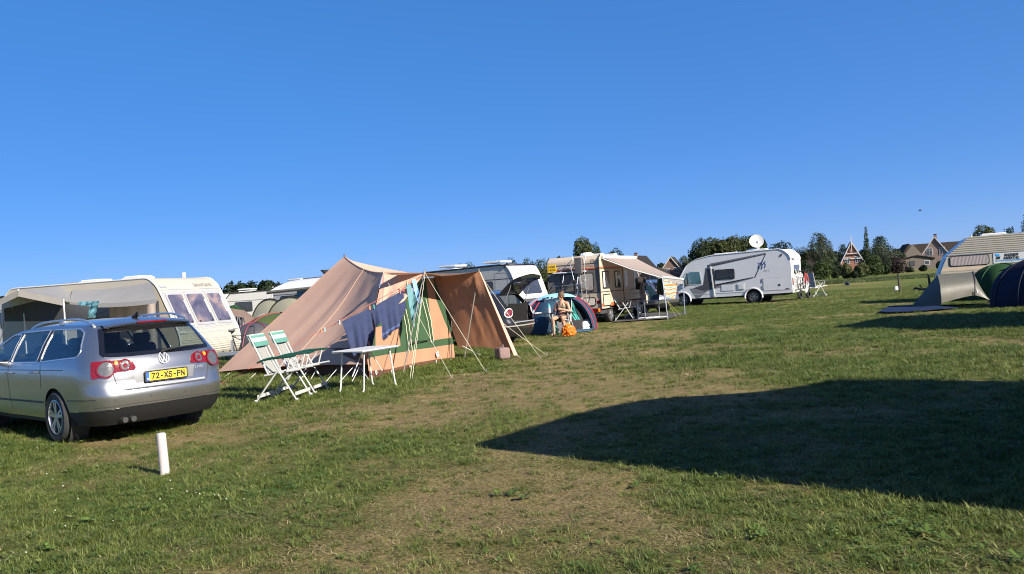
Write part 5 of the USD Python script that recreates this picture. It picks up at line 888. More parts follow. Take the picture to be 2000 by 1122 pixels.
for s in (1, -1): SHT += limb([(hip+V(.02, s*.09, 0), .120), (hip+V(.24, s*(.075+.05), -.01), .088)])
part('shorts', solid(SHT, .02, 6), SHORTS, per, smooth=70)
for s, an in ((1, V(.30, .21, .10)), (-1, V(.36, -.14, .10))): part('sandal', MB().box(an+V(.06, 0, -.098), (.26, .085, .02), bev=.009), WHITEP if s > 0 else BLACKT, per)
gb = G(1089, 655); pot('drinks_bottle', 'dark green bottle on the ground before the person', 'bottle', gb, [(0, 0), (.045, 0), (.047, .19), (.018, .25), (.016, .30), (0, .305)], pm('bottle_green', (.006, .03, .018), .15, .1, coat=.6))
# ---------------- pitch of the beige camper: awning, chairs, table, washing
R_ = lambda x, y, z: w_of((2.33, 30.9), 27.9, (x, y, z))
aw = thing('awning', 'pinkish grey sun awning rolled out from the beige camper on two poles', 'awning'); a0, a1 = R_(.25, -1.14, 2.46), R_(3.9, -1.14, 2.44); b0, b1 = AT(1293, 541, 30.4), AT(1334, 546, 33.9)
part('awning_cloth', MB().grid(loft(cur(a0, a1, 0, 12), cur(b0, b1, 0, 12), 10, f=lambda s, t: np.stack([0*s, 0*s, -.06*np.sin(np.pi*s)], -1))), pm('awning_cloth', (.30, .24, .21), .85, .12, 5, trans=.25), aw, smooth=60)
part('front_bar', MB().tube([b0, b1], .045, 8), WHITEP, aw); part('valance', MB().grid(np.stack([np.linspace(b0+[0, 0, -.03], b1+[0, 0, -.03], 12), np.linspace(b0+[0, 0, -.20], b1+[0, 0, -.20], 12)])), pm('valance_grey', (.30, .28, .27), .85, .1, trans=.3), aw)
for b, g in ((b0, G(1304.5, 624)), (b1, G(1338, 615))): part('awning_pole', MB().tube([b, g], .018, 6), ALU, aw)
for a, b in ((a0, b0), (a1, b1)): part('side_arm', MB().tube([a+[0, 0, -.06], (a+b)/2+[0, 0, -.10], b+[0, 0, -.04]], .022, 6), WHITEP, aw)
for g in ((1322, 621), (1331, 618)): part('guy_rope', MB().tube([AT(1303, 588, 30.5), G(*g)], .007, 4), pm('rope_yellow', (.55, .50, .15), .7, .1), aw)
mt = solo('ground_mat', MB().add([G(*q)+[0, 0, .03] for q in ((1196, 631), (1310, 623), (1345, 613), (1235, 611))], [[0, 1, 2, 3]]), pm('mat_dark', (.05, .045, .045), .9, .2, 9), 'dark ground mat under the camper awning', 'mat')
STRIPE = mat('wavy_stripes', {'g': ('geometry', {}), 's': ('separate_xyz', {}), 'w': ('wave_texture', {'wave_type': 'bands', 'bands_direction': 'z', 'scale': 1.0, 'distortion': 2.6, 'detail': 1.0, 'detail_scale': 1.2}), 'r': ('rgb_ramp', {'ramp': [(0, (.42, .18, .04)), (.10, (.42, .18, .04)), (.16, (.60, .58, .52)), (.34, (.60, .58, .52)), (.40, (.10, .33, .23)), (.66, (.12, .36, .25)), (.72, (.60, .58, .52)), (.9, (.60, .58, .52)), (.95, (.42, .18, .04)), (1, (.42, .18, .04))]}), 'p': ('principled_bsdf', {'roughness': .9}), 't': ('translucent_bsdf', {}), 'mx': ('mix_closure', {'fac': .25})}, [('g.position', 'w.vector'), ('w.fac', 'r.fac'), ('r.color', 'p.base_color'), ('r.color', 't.color'), ('p.BSDF', 'mx.closure1'), ('t.BSDF', 'mx.closure2')], surface='mx.closure')
rag('beach_towel', [AT(1294, 545, 30.4), AT(1325, 548, 33.2), AT(1317, 585, 32.8), AT(1301, 580, 30.4)], STRIPE, 'white beach towel with green and orange waves hung from the awning bar', 'towel', .05, 7, 16)
rag('beach_towel', [AT(1284, 546, 31.2), AT(1295, 543, 31.2), AT(1296, 578, 31.3), AT(1283, 574, 31.3)], pm('towel_dark_green', (.025, .05, .04), .95, .2, 8), 'dark green towel hanging behind the wavy one', 'towel', .04, 8)
CB = (pm('chair_grey_frame', (.42, .42, .42), .4, .05), pm('chair_black_sling', (.012, .032, .028), .85, .1), BLACKT)
for k, (px, py, az, lab) in enumerate(((1222, 626, 100, 'dark reclining chair under the awning with a turquoise towel over its back'), (1240, 622, 104, 'dark reclining chair beside the camper door, further under the awning'), (1188, 622, 120, 'dark folding chair pushed against the rear wheel of the beige camper'))):
    g = G(px, py); make_chair('camping_chair', lab, g, az, *CB, recl=.34, k=1.12)
    if k == 0: a = math.radians(az); F = np.array([math.sin(a), math.cos(a), 0]); L = np.array([-F[1], F[0], 0]); rag('towel', [g+F*-.54+L*-.26+V(0, 0, 1.20), g+F*-.54+L*.10+V(0, 0, 1.20), g+F*-.22+L*.0+V(0, 0, .60), g+F*-.26+L*-.24+V(0, 0, .56)], TURQ, 'turquoise towel over the back of a dark camping chair', 'towel', .025, 2); rag('towel', [g+F*-.57+L*-.26+V(0, 0, 1.20), g+F*-.57+L*.05+V(0, 0, 1.20), g+F*-.62+L*.02+V(0, 0, .70), g+F*-.62+L*-.24+V(0, 0, .62)], TURQ, 'turquoise towel end hanging behind the dark camping chair', 'towel', .02, 6)
t = thing('camping_table', 'grey blue topped table with silver legs at the edge of the awning', 'table', (5.35, 31.7, 0), 70); part('table_top', MB().box((0, 0, .69), (1.05, .66, .03), bev=.01), pm('table_blue', (.17, .22, .36), .35, .1), t)
for x in (-.47, .47):
    for y in (-.28, .28): part('leg', MB().tube([(x, y, .68), (x, y, 0)], .022, 8), ALU, t)
part('foot_bar', MB().bar((-.47, -.28, .05), (.47, -.28, .05), .03), ALU, t); part('foot_bar', MB().bar((-.47, .28, .05), (.47, .28, .05), .03), ALU, t)
t = thing('drying_rack', 'white folding drying rack hung with clothes near the camper front', 'drying rack', (5.15, 33.6, 0), 60); rk = MB()
for y in (-.3, .3): rk.tube([(-.25, y, 0), (.2, y, 1.0)], .014).tube([(.25, y, 0), (-.2, y, 1.0)], .014)
for x in (-.3, -.1, .1, .3): rk.tube([(x, -.34, 1.0), (x, .34, 1.0)], .010)
part('rack_frame', rk, WHITEP, t)
rag('swim_towel', [AT(1262, 559, 33.4), AT(1270, 558, 33.4), AT(1288, 578, 33.3), AT(1271, 588, 33.3)], AQUA, 'light blue cloth slung slantwise from the drying rack', 'towel', .05, 9)
rag('swim_towel', [AT(1272, 578, 33.2), AT(1288, 574, 33.2), AT(1288, 588, 33.2), AT(1273, 588, 33.2)], pm('blue_bag', (.03, .09, .22), .7, .15, 8), 'deep blue cloth bundle at the foot of the slung light blue cloth', 'bundle', .06, 4)
rag('shirt', [AT(1246, 548, 33.0), AT(1258, 551, 33.0), AT(1262, 586, 33.0), AT(1252, 588, 33.0)], pm('patterned_shirt', (.33, .31, .33), .9, .6, 22), 'grey and white patterned shirt hanging by the camper cab', 'shirt', .05, 11)
rag('shirt', [AT(1241, 553, 32.8), AT(1250, 552, 32.8), AT(1249, 566, 32.8), AT(1242, 566, 32.8)], BLACKT, 'small black garment hanging beside the patterned shirt', 'shirt', .05, 12)
t = thing('mirror_dish', 'round white disc standing on a stem by the camper cab', 'mirror', AT(1250.5, 546.5, 32.9)); part('disc', MB().lathe([(0, .03), (.09, .025), (.12, 0), (.09, -.02), (0, -.03)], (0, 0, 0), (-.2, -1, .1), 18), WHITEP, t); part('stem', MB().tube([(0, .03, 0), (.05, .05, -.6)], .012), BLACKT, t)
make_car('estate_car', 'pale silver car with dark blue rear glass half hidden behind the hanging clothes', SILVER, (6.35, 37.5, 0), -40)
# ---------------- things by the grey and white camper
g = G(1592, 581); make_chair('camping_chair', 'grey high-backed camping chair behind the grey and white camper', g+V(.1, .1, 0), 75, CHW, pm('grey_sling', (.22, .24, .27), .8, .06), BLACKT, recl=.10, k=1.25)
t = thing('moped', 'white and red moped parked behind the grey and white camper', 'moped', G(1571, 584), 40); part('fairing', MB().tm(solid(limb([(V(-.5, 0, .55), .12), (V(-.1, 0, .5), .13), (V(.2, 0, .35), .09), (V(.45, 0, .6), .10), (V(.5, 0, .9), .06)]), .04, 6)), WHITEP, t, smooth=60); part('seat', MB().box((-.35, 0, .74), (.6, .22, .10), bev=.04), BLACKT, t)
for x in (-.55, .6): part('wheel', MB().lathe([(.12, -.05), (.2, -.06), (.23, 0), (.2, .06), (.12, .05)], (x, 0, .23), (0, 1, 0), 18), RUBBER, t)
part('handlebar', MB().tube([(.42, -.3, 1.0), (.48, 0, .96), (.42, .3, 1.0)], .016), BLACKT, t); part('tail_light', MB().box((-.66, 0, .66), (.06, .16, .08), bev=.02), REDL, t)
# ---------------- right hand tents
OLV = pm('olive_nylon', (.075, .073, .055), .5, .08, 3, bump=.3, bscale=6, trans=.12); OLVB = pm('olive_dark', (.055, .055, .042), .7, .1)
t = thing('pop_up_shelter', 'olive grey pop-up beach shelter blown onto its side before the ribbed caravan', 'shelter')
a, b, c, d = AT(1831, 537, 26.9), AT(1900, 531, 27.4), AT(1904, 577, 26.6), AT(1839, 594, 26.1); e, f_ = G(1793, 604)+[0, 0, .02], G(1943, 593)+[0, 0, .03]
bul = lambda amt: (lambda s, tt: (np.sin(np.pi*s)*amt)[..., None]*V(-.35, -.9, .3)+(.02*(meshkit.fbm(np.stack([s*5, tt*7, 0*s], -1), 2, 4)-.5))[..., None]*V(0, -1, 0))
part('rolled_front', MB().grid(loft(cur(a, b, .02, 14), cur(d, c, -.03, 14), 14, f=bul(.26))), OLV, t, smooth=70)
part('left_side', MB().grid(loft(np.array([a*(1-s)+d*s+V(-.35, -.9, .3)*.26*math.sin(math.pi*s) for s in np.linspace(0, 1, 14)]), np.linspace(e+[.05, .6, 0], e+[.65, -.1, 0], 14), 8)), OLV, t, smooth=60)
part('right_side', MB().grid(loft(np.array([b*(1-s)+c*s+V(-.35, -.9, .3)*.26*math.sin(math.pi*s) for s in np.linspace(0, 1, 14)]), np.linspace(f_+[-.1, .2, 0], f_, 14), 8, f=lambda s, tt: (np.sin(np.pi*s)*.10)[..., None]*V(0, .3, .35))), OLV, t, smooth=60)
part('hoop', MB().tube(np.array([b*(1-s)+c*s+V(-.35, -.9, .3)*.27*math.sin(math.pi*s) for s in np.linspace(0, 1, 14)]), .025, 5), BLACKT, t); part('hoop', MB().tube(np.array([a*(1-s)+d*s+V(-.35, -.9, .3)*.27*math.sin(math.pi*s) for s in np.linspace(0, 1, 14)]), .018, 5), OLV, t); part('toggle', MB().box(c+V(.02, -.1, .12), (.05, .05, .09), bev=.01), WHITEP, t)
part('floor', MB().add([e, d+V(0, .1, -.05), f_, b*[1, 1, 0], a*[1, 1, 0]], [[0, 1, 2], [0, 2, 3], [0, 3, 4]]), OLVB, t)
BLUES = pm('blue_sheet', (.011, .022, .056), .9, .25, 3, spec=.1, bump=.4, bscale=9)
GS = [G(*q) for q in ((1716, 613), (1737, 601), (1800, 599), (1872, 604), (1800, 609.5), (1730, 613.5))]; u_ = sg.Polygon([(p[0], p[1]) for p in GS]); gsf = lambda x, y: np.stack([x, y, .03+.05*meshkit.fbm(np.stack([x*1.6, y*1.6, 0*x], -1), 3, 2)], 1)
solo('groundsheet', patch(gsf, u_, .12, thick=.02), BLUES, 'crumpled blue groundsheet spread before the olive shelter', 'groundsheet')
GRN = pm('green_nylon', (.014, .048, .016), .75, .1, 3, spec=.2, bump=.3, bscale=6, trans=.15)
gc = G(1996, 594); t, gfn = dome('dome_tent', 'green dome tent with a small raised hood, between the olive shelter and ribbed caravan', gc+V(1.75, 3.9, 0), 190, 1.1, 1.15, 1.25, GRN, rod=pm('green_dark', (.02, .07, .02), .6, .1), poles=(-60, 20, 80)); hq = [AT(1942, 533, 28.6), AT(1965, 524, 28.4), AT(1979, 530, 28.6), AT(1969, 546, 28.3)]
part('hood', MB().grid(loft(cur(hq[0], hq[1], 0, 6)-np.array(gc+V(1.75, 3.9, 0)), cur(hq[3], hq[2], 0, 6)-np.array(gc+V(1.75, 3.9, 0)), 6)) if 0 else MB().add(np.array([(lambda q: (np.array([[math.cos(math.radians(100)), -math.sin(math.radians(100)), 0], [math.sin(math.radians(100)), math.cos(math.radians(100)), 0], [0, 0, 1.0]])@q))(p-(gc+V(1.75, 3.9, 0))) for p in hq]), [[0, 1, 2], [0, 2, 3]]), GRN, t)
nc = G(2003, 601); t, nfn = dome('dome_tent', 'dark navy dome tent cut by the right edge, nearest of the tents there', nc+V(1.35, 1.0, 0), 200, 1.25, 1.55, 1.42, pm('navy_dark', (.006, .010, .024), .85, .15, 3, spec=.15, bump=.25, bscale=6), rod=pm('navy_rod', (.01, .015, .03), .6, .1), poles=(-75, -40, 40))
part('white_strap', MB().tube(nfn(np.radians(np.linspace(-34, -22, 6)), np.linspace(.62, .42, 6))*1.015, .03, 5), WHITEP, t); part('red_strap', MB().tube(nfn(np.radians(np.linspace(-22, -14, 6)), np.linspace(.42, .25, 6))*1.015, .015, 5), REDP, t)
gp = G(1757, 571.5); t = thing('wooden_post', 'thin dark wooden post with a strand of wire in the far grass', 'post', gp); part('shaft', MB().tube([(0, 0, -.1), (-.02, 0, .98)], .045, 6), pm('post_dark', (.035, .028, .022), .9, .3), t); part('stay_wire', MB().tube([(.08, 0, .75), (.10, 0, 0)], .012, 4), pm('wire_rust', (.22, .16, .10), .8, .2), t)
solo('notice_box', MB().box(G(1752, 568)+V(0, 0, .13), (.22, .1, .24), bev=.02), WHITEP, 'small white box standing just left of the dark post', 'box')
gbp = G(1655, 557.5); t = thing('holdall', 'black holdall with pale lettering lying alone in the far grass', 'bag', gbp, 100); part('bag_body', MB().tm(solid(limb([(V(0, -.32, .13), .13), (V(0, .32, .13), .13)]), .06, 4)), NAVYC, t, smooth=60); part('print', MB().box((.135, -.05, .17), (.02, .4, .06)), pm('print_grey', (.4, .4, .42), .7, .3, 20), t)
bd = thing('bird', 'tiny dark bird flying above the trees at the right', 'bird', AT(1797, 412, 140.0)); part('body', MB().tm(solid(limb([(V(-.25, 0, 0), .05), (V(.1, 0, 0), .075), (V(.25, 0, .02), .05)]), .05, 2)), INK, bd); part('wing', MB().add([(.1, 0, .03), (-.1, 0, .03), (.0, .4, .22), (.10, .36, .22)], [[0, 1, 2, 3]]), INK, bd); part('wing', MB().add([(.1, 0, .03), (-.1, 0, .03), (.0, -.4, .22), (.10, -.36, .22)], [[0, 1, 2, 3]]), INK, bd)
# ---------------- far trees, shrubs and houses
BARK = pm('bark', (.07, .055, .04), .95, .3, 6, bump=.5, bscale=20)
def crownm(name, lo, mid, hi): return mat(name, {'g': ('geometry', {}), 'n': ('noise_texture', {'scale': .33, 'detail': 3.0}), 'm1': ('math', {'math_type': 'multiply', 'value2': .55}), 'm2': ('math', {'math_type': 'multiply_add', 'value2': .45}), 'r': ('rgb_ramp', {'ramp': [(.15, lo), (.5, mid), (.85, hi)]}), 'p': ('principled_bsdf', {'roughness': .7, 'specular_ior_level': .25}), 't': ('translucent_bsdf', {}), 'm': ('mix_closure', {'fac': .25})},
    [('g.position', 'n.vector'), ('n.fac', 'm1.value1'), ('g.random_per_island', 'm2.value1'), ('m1.value', 'm2.value3'), ('m2.value', 'r.fac'), ('r.color', 'p.base_color'), ('r.color', 't.color'), ('p.BSDF', 'm.closure1'), ('t.BSDF', 'm.closure2')], surface='m.closure')
LEAF = crownm('leaf_green', (.026, .044, .011), (.052, .078, .018), (.095, .122, .032)); LEAFD = crownm('leaf_dark', (.013, .024, .010), (.026, .043, .015), (.045, .065, .024)); LEAFO = crownm('leaf_olive', (.038, .050, .016), (.072, .086, .028), (.12, .13, .048)); LEAFC = crownm('leaf_copper', (.016, .010, .010), (.030, .017, .014), (.048, .028, .020)); LEAFS = crownm('leaf_silver', (.045, .058, .034), (.075, .092, .056), (.12, .138, .085))
def crown(lobes, n, size, seed):
    """leaf sprays through the outer part of a few uneven lobes (centre, radii)"""
    r = np.random.default_rng(seed); w = np.array([a[1][0]*a[1][1]+a[1][0]*a[1][2] for a in lobes]); cnt = np.maximum(8, n*w/w.sum()).astype(int); C, N = [], []
    for (c, rad), k in zip(lobes, cnt):
        d = r.normal(size=(k, 3)); d /= np.linalg.norm(d, axis=1, keepdims=True); q = meshkit.fbm(d*1.7+seed+np.array(c)*.1, 3, seed)
        s = (.86+.62*(q-.3))*r.uniform(.55, 1.0, k)**.5; C.append(np.array(c)+d*s[:, None]*np.array(rad)); N.append(d)
    C, N = np.vstack(C), np.vstack(N); keep = C[:, 2] > .1; C, N = C[keep], N[keep]; k = len(C)
    nn = N+r.normal(size=(k, 3))*.75; nn /= np.linalg.norm(nn, axis=1, keepdims=True); a = np.cross(nn, r.normal(size=(k, 3))); a /= np.linalg.norm(a, axis=1, keepdims=True); b = np.cross(nn, a); sz = size*r.uniform(.5, 1.3, (k, 1))
    V_ = np.stack([C-a*sz, C-b*sz*.6, C+a*sz, C+b*sz*.55], 1).reshape(-1, 3); i = np.arange(k)*4; return trimesh.Trimesh(V_, np.vstack([np.stack([i, i+1, i+2], 1), np.stack([i, i+2, i+3], 1)]), process=False)
def tree(name, label, px0, px1, top, Y, leaf, seed, base=0.0, shape='round', n=2600, group=None, cat='tree', size=None):
    """a tree that stands Y metres off, spanning the pixel columns px0..px1 up to the pixel row top"""
    mp = (px0+px1)/2; t3 = AT(mp, top, Y); H = float(t3[2]); W = (px1-px0)*Y/FPX/2; r = np.random.default_rng(seed)
    t = thing(name, label, cat, (t3[0], Y, 0), None, group); lob = []
    if shape == 'spire':
        for k in range(7): f = k/6; lob.append(((r.normal(0, .05*W), r.normal(0, .05*W), H*(.12+.80*f)), (W*(1.0-.75*f)*1.1, W*(1.0-.75*f)*1.1, H*.13)))
    elif shape == 'bush':
        for k in range(6): lob.append(((r.uniform(-.5, .5)*W, r.uniform(-.4, .4)*W, H*r.uniform(.25, .6)), (W*r.uniform(.45, .65), W*r.uniform(.45, .65), H*r.uniform(.34, .48))))
    else:
        lob.append(((0, 0, H*.62), (W*.72, W*.72, H*.36)))
        for k in range(9): a = r.uniform(0, 6.28); q = r.uniform(.3, .62)*W; z = H*r.uniform(.42, .84); lob.append(((q*math.cos(a), q*math.sin(a), z), (W*r.uniform(.30, .46), W*r.uniform(.3, .46), H*r.uniform(.13, .2))))
    hmax = max(c[2]+q[2] for c, q in lob); lob = [((c[0], c[1], c[2]*H/hmax*1.03), (q[0], q[1], q[2]*H/hmax*1.03)) for c, q in lob]
    sz = size or max(.16, .012*H+.055*W*.5); tr = MB().tube([(0, 0, -.3), (.02*W, 0, H*.3), (0, .02*W, H*.55), (.02, 0, H*.8)], [max(.06, H*.024), H*.018, H*.012, H*.004], 7)
    for k in range(4): a = r.uniform(0, 6.28); z = H*r.uniform(.3, .5); tr.tube([(0, 0, z), (W*.25*math.cos(a), W*.25*math.sin(a), z+H*.12), (W*.5*math.cos(a), W*.5*math.sin(a), z+H*.2)], [H*.010, H*.007, H*.003], 5)
    part('trunk', tr, BARK, t); part('crown', crown(lob, int(n*1.35), sz, seed), leaf, t, smooth=False); return t
T = tree
T('tree', 'broad round green tree rising behind the beige camper', 1110, 1164, 465, 175, LEAFO, 1, n=3400); T('tree', 'slim small tree right beside the broad tree behind the beige camper', 1152, 1177, 476, 178, LEAF, 2, n=1500)
T('tree', 'small round dark tree above the dome on the beige camper roof', 1182, 1224, 486, 170, LEAFD, 3, n=1900); T('tree', 'low dark tree left of the broad tree, above the lettered camper', 1083, 1118, 500, 180, LEAFD, 4, n=1500)
T('tree', 'olive tree top above the left roof hatch of the white caravan', 886, 942, 514, 190, LEAFO, 5, n=2000); T('tree', 'small dark tree top between the two roof hatches', 980, 1010, 506, 190, LEAFD, 6, n=1300)
T('tree', 'small dark tree top right of the white caravan roof hatch', 1016, 1046, 506, 195, LEAF, 7, n=1300); T('tree', 'olive tree between white caravan and beige camper', 1042, 1074, 506, 190, LEAFO, 8, n=1400)
for k, (a, b, tp, lf, lab) in enumerate(((1334, 1402, 468, LEAFD, 'dark leafy tree at the left end of the wood behind the grey camper'), (1362, 1440, 464, LEAFO, 'olive green tree of the wood above the camper cab'), (1396, 1470, 462, LEAFO, 'olive green tree of the wood just left of the satellite dish'), (1430, 1490, 460, LEAF, 'green tree of the wood right behind the satellite dish'), (1460, 1502, 461, LEAFD, 'dark tree with forked top just right of the satellite dish'))): T('tree', lab, a, b, tp, 205, lf, 20+k, n=4200)
T('tree', 'low dark rounded tree above the rear roof of the grey camper', 1494, 1548, 471, 210, LEAFD, 30, n=1900); T('tree', 'low olive tree right above the camper rear corner', 1542, 1584, 483, 205, LEAFO, 31, n=1500)
T('tree', 'tall grey green tree standing free between the camper and the red gabled house', 1575, 1616, 456, 200, LEAFS, 32, n=2600); T('tree', 'smaller grey green tree attached to the right of the tall one', 1604, 1630, 468, 202, LEAFS, 33, n=1300)
T('tree', 'small dark tree left of the red gable peak', 1632, 1656, 476, 240, LEAFD, 34, n=1200); T('conifer', 'slender pointed conifer rising right of the red gabled house', 1680, 1700, 444, 190, LEAF, 35, shape='spire', n=1900)
T('tree', 'dark copper leaved tree behind the pointed conifer', 1698, 1744, 462, 205, LEAFD, 36, n=2000); T('tree', 'pale green willow before the copper tree', 1692, 1750, 474, 160, LEAFS, 37, shape='bush', n=2600)
T('tree', 'dark green tree between the willow and the thatched roof', 1736, 1768, 488, 175, LEAFD, 38, n=1600); T('tree', 'round dark tree behind the ribbed caravan roof', 1888, 1948, 442, 170, LEAFO, 39, n=2400)
T('tree', 'ragged dark tree at the right edge of the photo', 1948, 1990, 446, 150, LEAFD, 40, n=1500); T('conifer', 'sparse dark conifer cut by the right edge of the photo', 1984, 2018, 420, 140, LEAFD, 41, shape='spire', n=1100)
T('tree', 'feathery tree behind the brick gable next to the camper cab', 1318, 1350, 500, 215, LEAFS, 42, n=1300)
B_lab = [(1578, 1628, 499, 110, LEAF, 'rounded green shrub right behind the grey camper, largest of the row'), (1560, 1590, 508, 120, LEAFD, 'dark shrub between camper rear and rounded shrub'), (1618, 1648, 512, 112, LEAFD, 'dark shrub left of the red house front'), (1640, 1664, 516, 105, LEAFO, 'olive shrub before the left half of the red gable'), (1656, 1674, 530, 104, LEAFD, 'small low dark shrub under the red gable windows'), (1668, 1694, 512, 106, LEAFO, 'olive shrub before the right half of the red gable'), (1688, 1726, 498, 115, LEAF, 'green bushy shrub below the conifer'), (1716, 1744, 506, 118, LEAFD, 'dark shrub below the willow'), (1714, 1774, 503, 120, LEAFC, 'dark reddish bush next to the grey shed'), (1764, 1784, 522, 128, LEAFD, 'low dark bush at the left end of the grey shed'), (1795, 1815, 518, 130, LEAFD, 'small dark bush before the shed door'), (1826, 1850, 510, 125, LEAF, 'bright shrub squeezed beside the ribbed caravan front')]
for k, (a, b, tp, Y, lf, lab) in enumerate(B_lab): T('shrub', lab, a, b, tp, Y, lf, 60+k, shape='bush', n=1500, cat='shrub', group='shrubs along the far edge of the field')
# the far wood at the left and hedges that close the view
def wood(name, label, px0, px1, tops, Y, leaf, seed, n=20000, size=.75):
    r = np.random.default_rng(seed); lob = []
    for p in np.arange(px0, px1, 7.0): tp = np.interp(p, [q[0] for q in tops], [q[1] for q in tops])+r.uniform(-2, 5); q = AT(p, tp, Y); z = q[2]; lob.append(((q[0], Y+r.uniform(-5, 5), z*.58), (13*Y/FPX, 3.0, z*.62)))
    return solo(name, crown(lob, n, size, seed), leaf, label, 'trees', kind='stuff', smooth=False)
wood('far_wood', 'long dark line of far trees behind the caravans at the left', 360, 690, [(360, 574), (436, 569), (470, 562), (530, 557), (560, 568), (690, 556)], 260, LEAFD, 90)
wood('far_wood', 'distant trees closing the view between the caravans and houses', 820, 1345, [(820, 545), (1000, 535), (1345, 520)], 300, LEAFD, 91, n=16000, size=.75)
wood('far_wood', 'distant hedge closing the view behind the houses', 1340, 2060, [(1340, 512), (1560, 500), (1760, 492), (1900, 480), (2060, 462)], 270, LEAFD, 92, n=20000, size=.75); wood('far_wood', 'distant trees beyond the left edge of the camp', -120, 360, [(-120, 612), (120, 596), (360, 578)], 260, LEAFD, 93, n=12000)
rn = 5200; r = np.random.default_rng(51); rpx = r.uniform(1570, 2010, rn); ry = r.uniform(0, 1, rn); g0 = np.array([G(p, np.interp(p, [1570, 1845, 2010], [558.5, 540, 528])) for p in rpx]); k_ = 1+.16*ry; pos = g0*k_[:, None]
instancer('reeds', [(bladeclump(26, .16, .95, .35, .022, 71), leafmat('reed_green', [(.2, (.045, .075, .018)), (.6, (.085, .12, .035)), (1, (.15, .18, .07))], .3)), (bladeclump(20, .2, .8, .5, .03, 72), LEAFO)], pos, (r.uniform(0, 1, rn) < .2).astype(int), r.uniform(0, 6.28, rn), r.uniform(.7, 1.25, rn), 'tall rough grass and reeds along the far edge of the field', 'reeds')
def brickm(name, c1, c2, mortar): return mat(name, {'g': ('texture_coordinate', {}), 'b': ('brick_texture', {'color1': c1, 'color2': c2, 'mortar': mortar, 'scale': 1.0, 'brick_width': .24, 'row_height': .075, 'mortar_size': .008}), 's': ('separate_xyz', {}), 'a': ('math', {'math_type': 'add'}), 'c': ('combine_xyz', {}), 'n': ('noise_texture', {'scale': 1.5, 'detail': 5.0}), 'r': ('rgb_ramp', {'ramp': [(.3, (.75, .75, .75)), (.7, (1.1, 1.1, 1.1))]}), 'm': ('mix', {'mix_type': 'multiply', 'fac': 1.0}), 'p': ('principled_bsdf', {'roughness': .9})}, [('g.object', 's.vector'), ('g.object', 'n.vector'), ('s.x', 'a.value1'), ('s.y', 'a.value2'), ('a.value', 'c.x'), ('s.z', 'c.y'), ('c.vector', 'b.vector'), ('n.fac', 'r.fac'), ('b.color', 'm.color1'), ('r.color', 'm.color2'), ('m.color', 'p.base_color')])
BRICKR = brickm('brick_red', (.30, .11, .065), (.24, .085, .05), (.28, .22, .18)); BRICKB = brickm('brick_brown', (.20, .105, .075), (.155, .08, .06), (.20, .17, .15)); BRICKP = brickm('brick_mauve', (.25, .16, .135), (.20, .13, .115), (.25, .22, .20))
TILED = pm('roof_tiles_dark', (.02, .019, .02), .85, .3, 2.5, bump=.5, bscale=12, spec=.1); TILEB = pm('roof_tiles_brown', (.030, .024, .020), .9, .3, 2.5, bump=.5, bscale=12, spec=.1); THATCH = pm('reed_thatch', (.036, .027, .019), .95, .3, 3, bump=.8, bscale=20, spec=.1); BOARDW = pm('white_boards', (.48, .47, .45), .6, .08); PLANK = pm('grey_planks', (.13, .108, .09), .9, .25, 5, bump=.3, bscale=25); WPANE = pm('house_pane', (.05, .06, .07), .06, .3, 1.5, coat=.5)
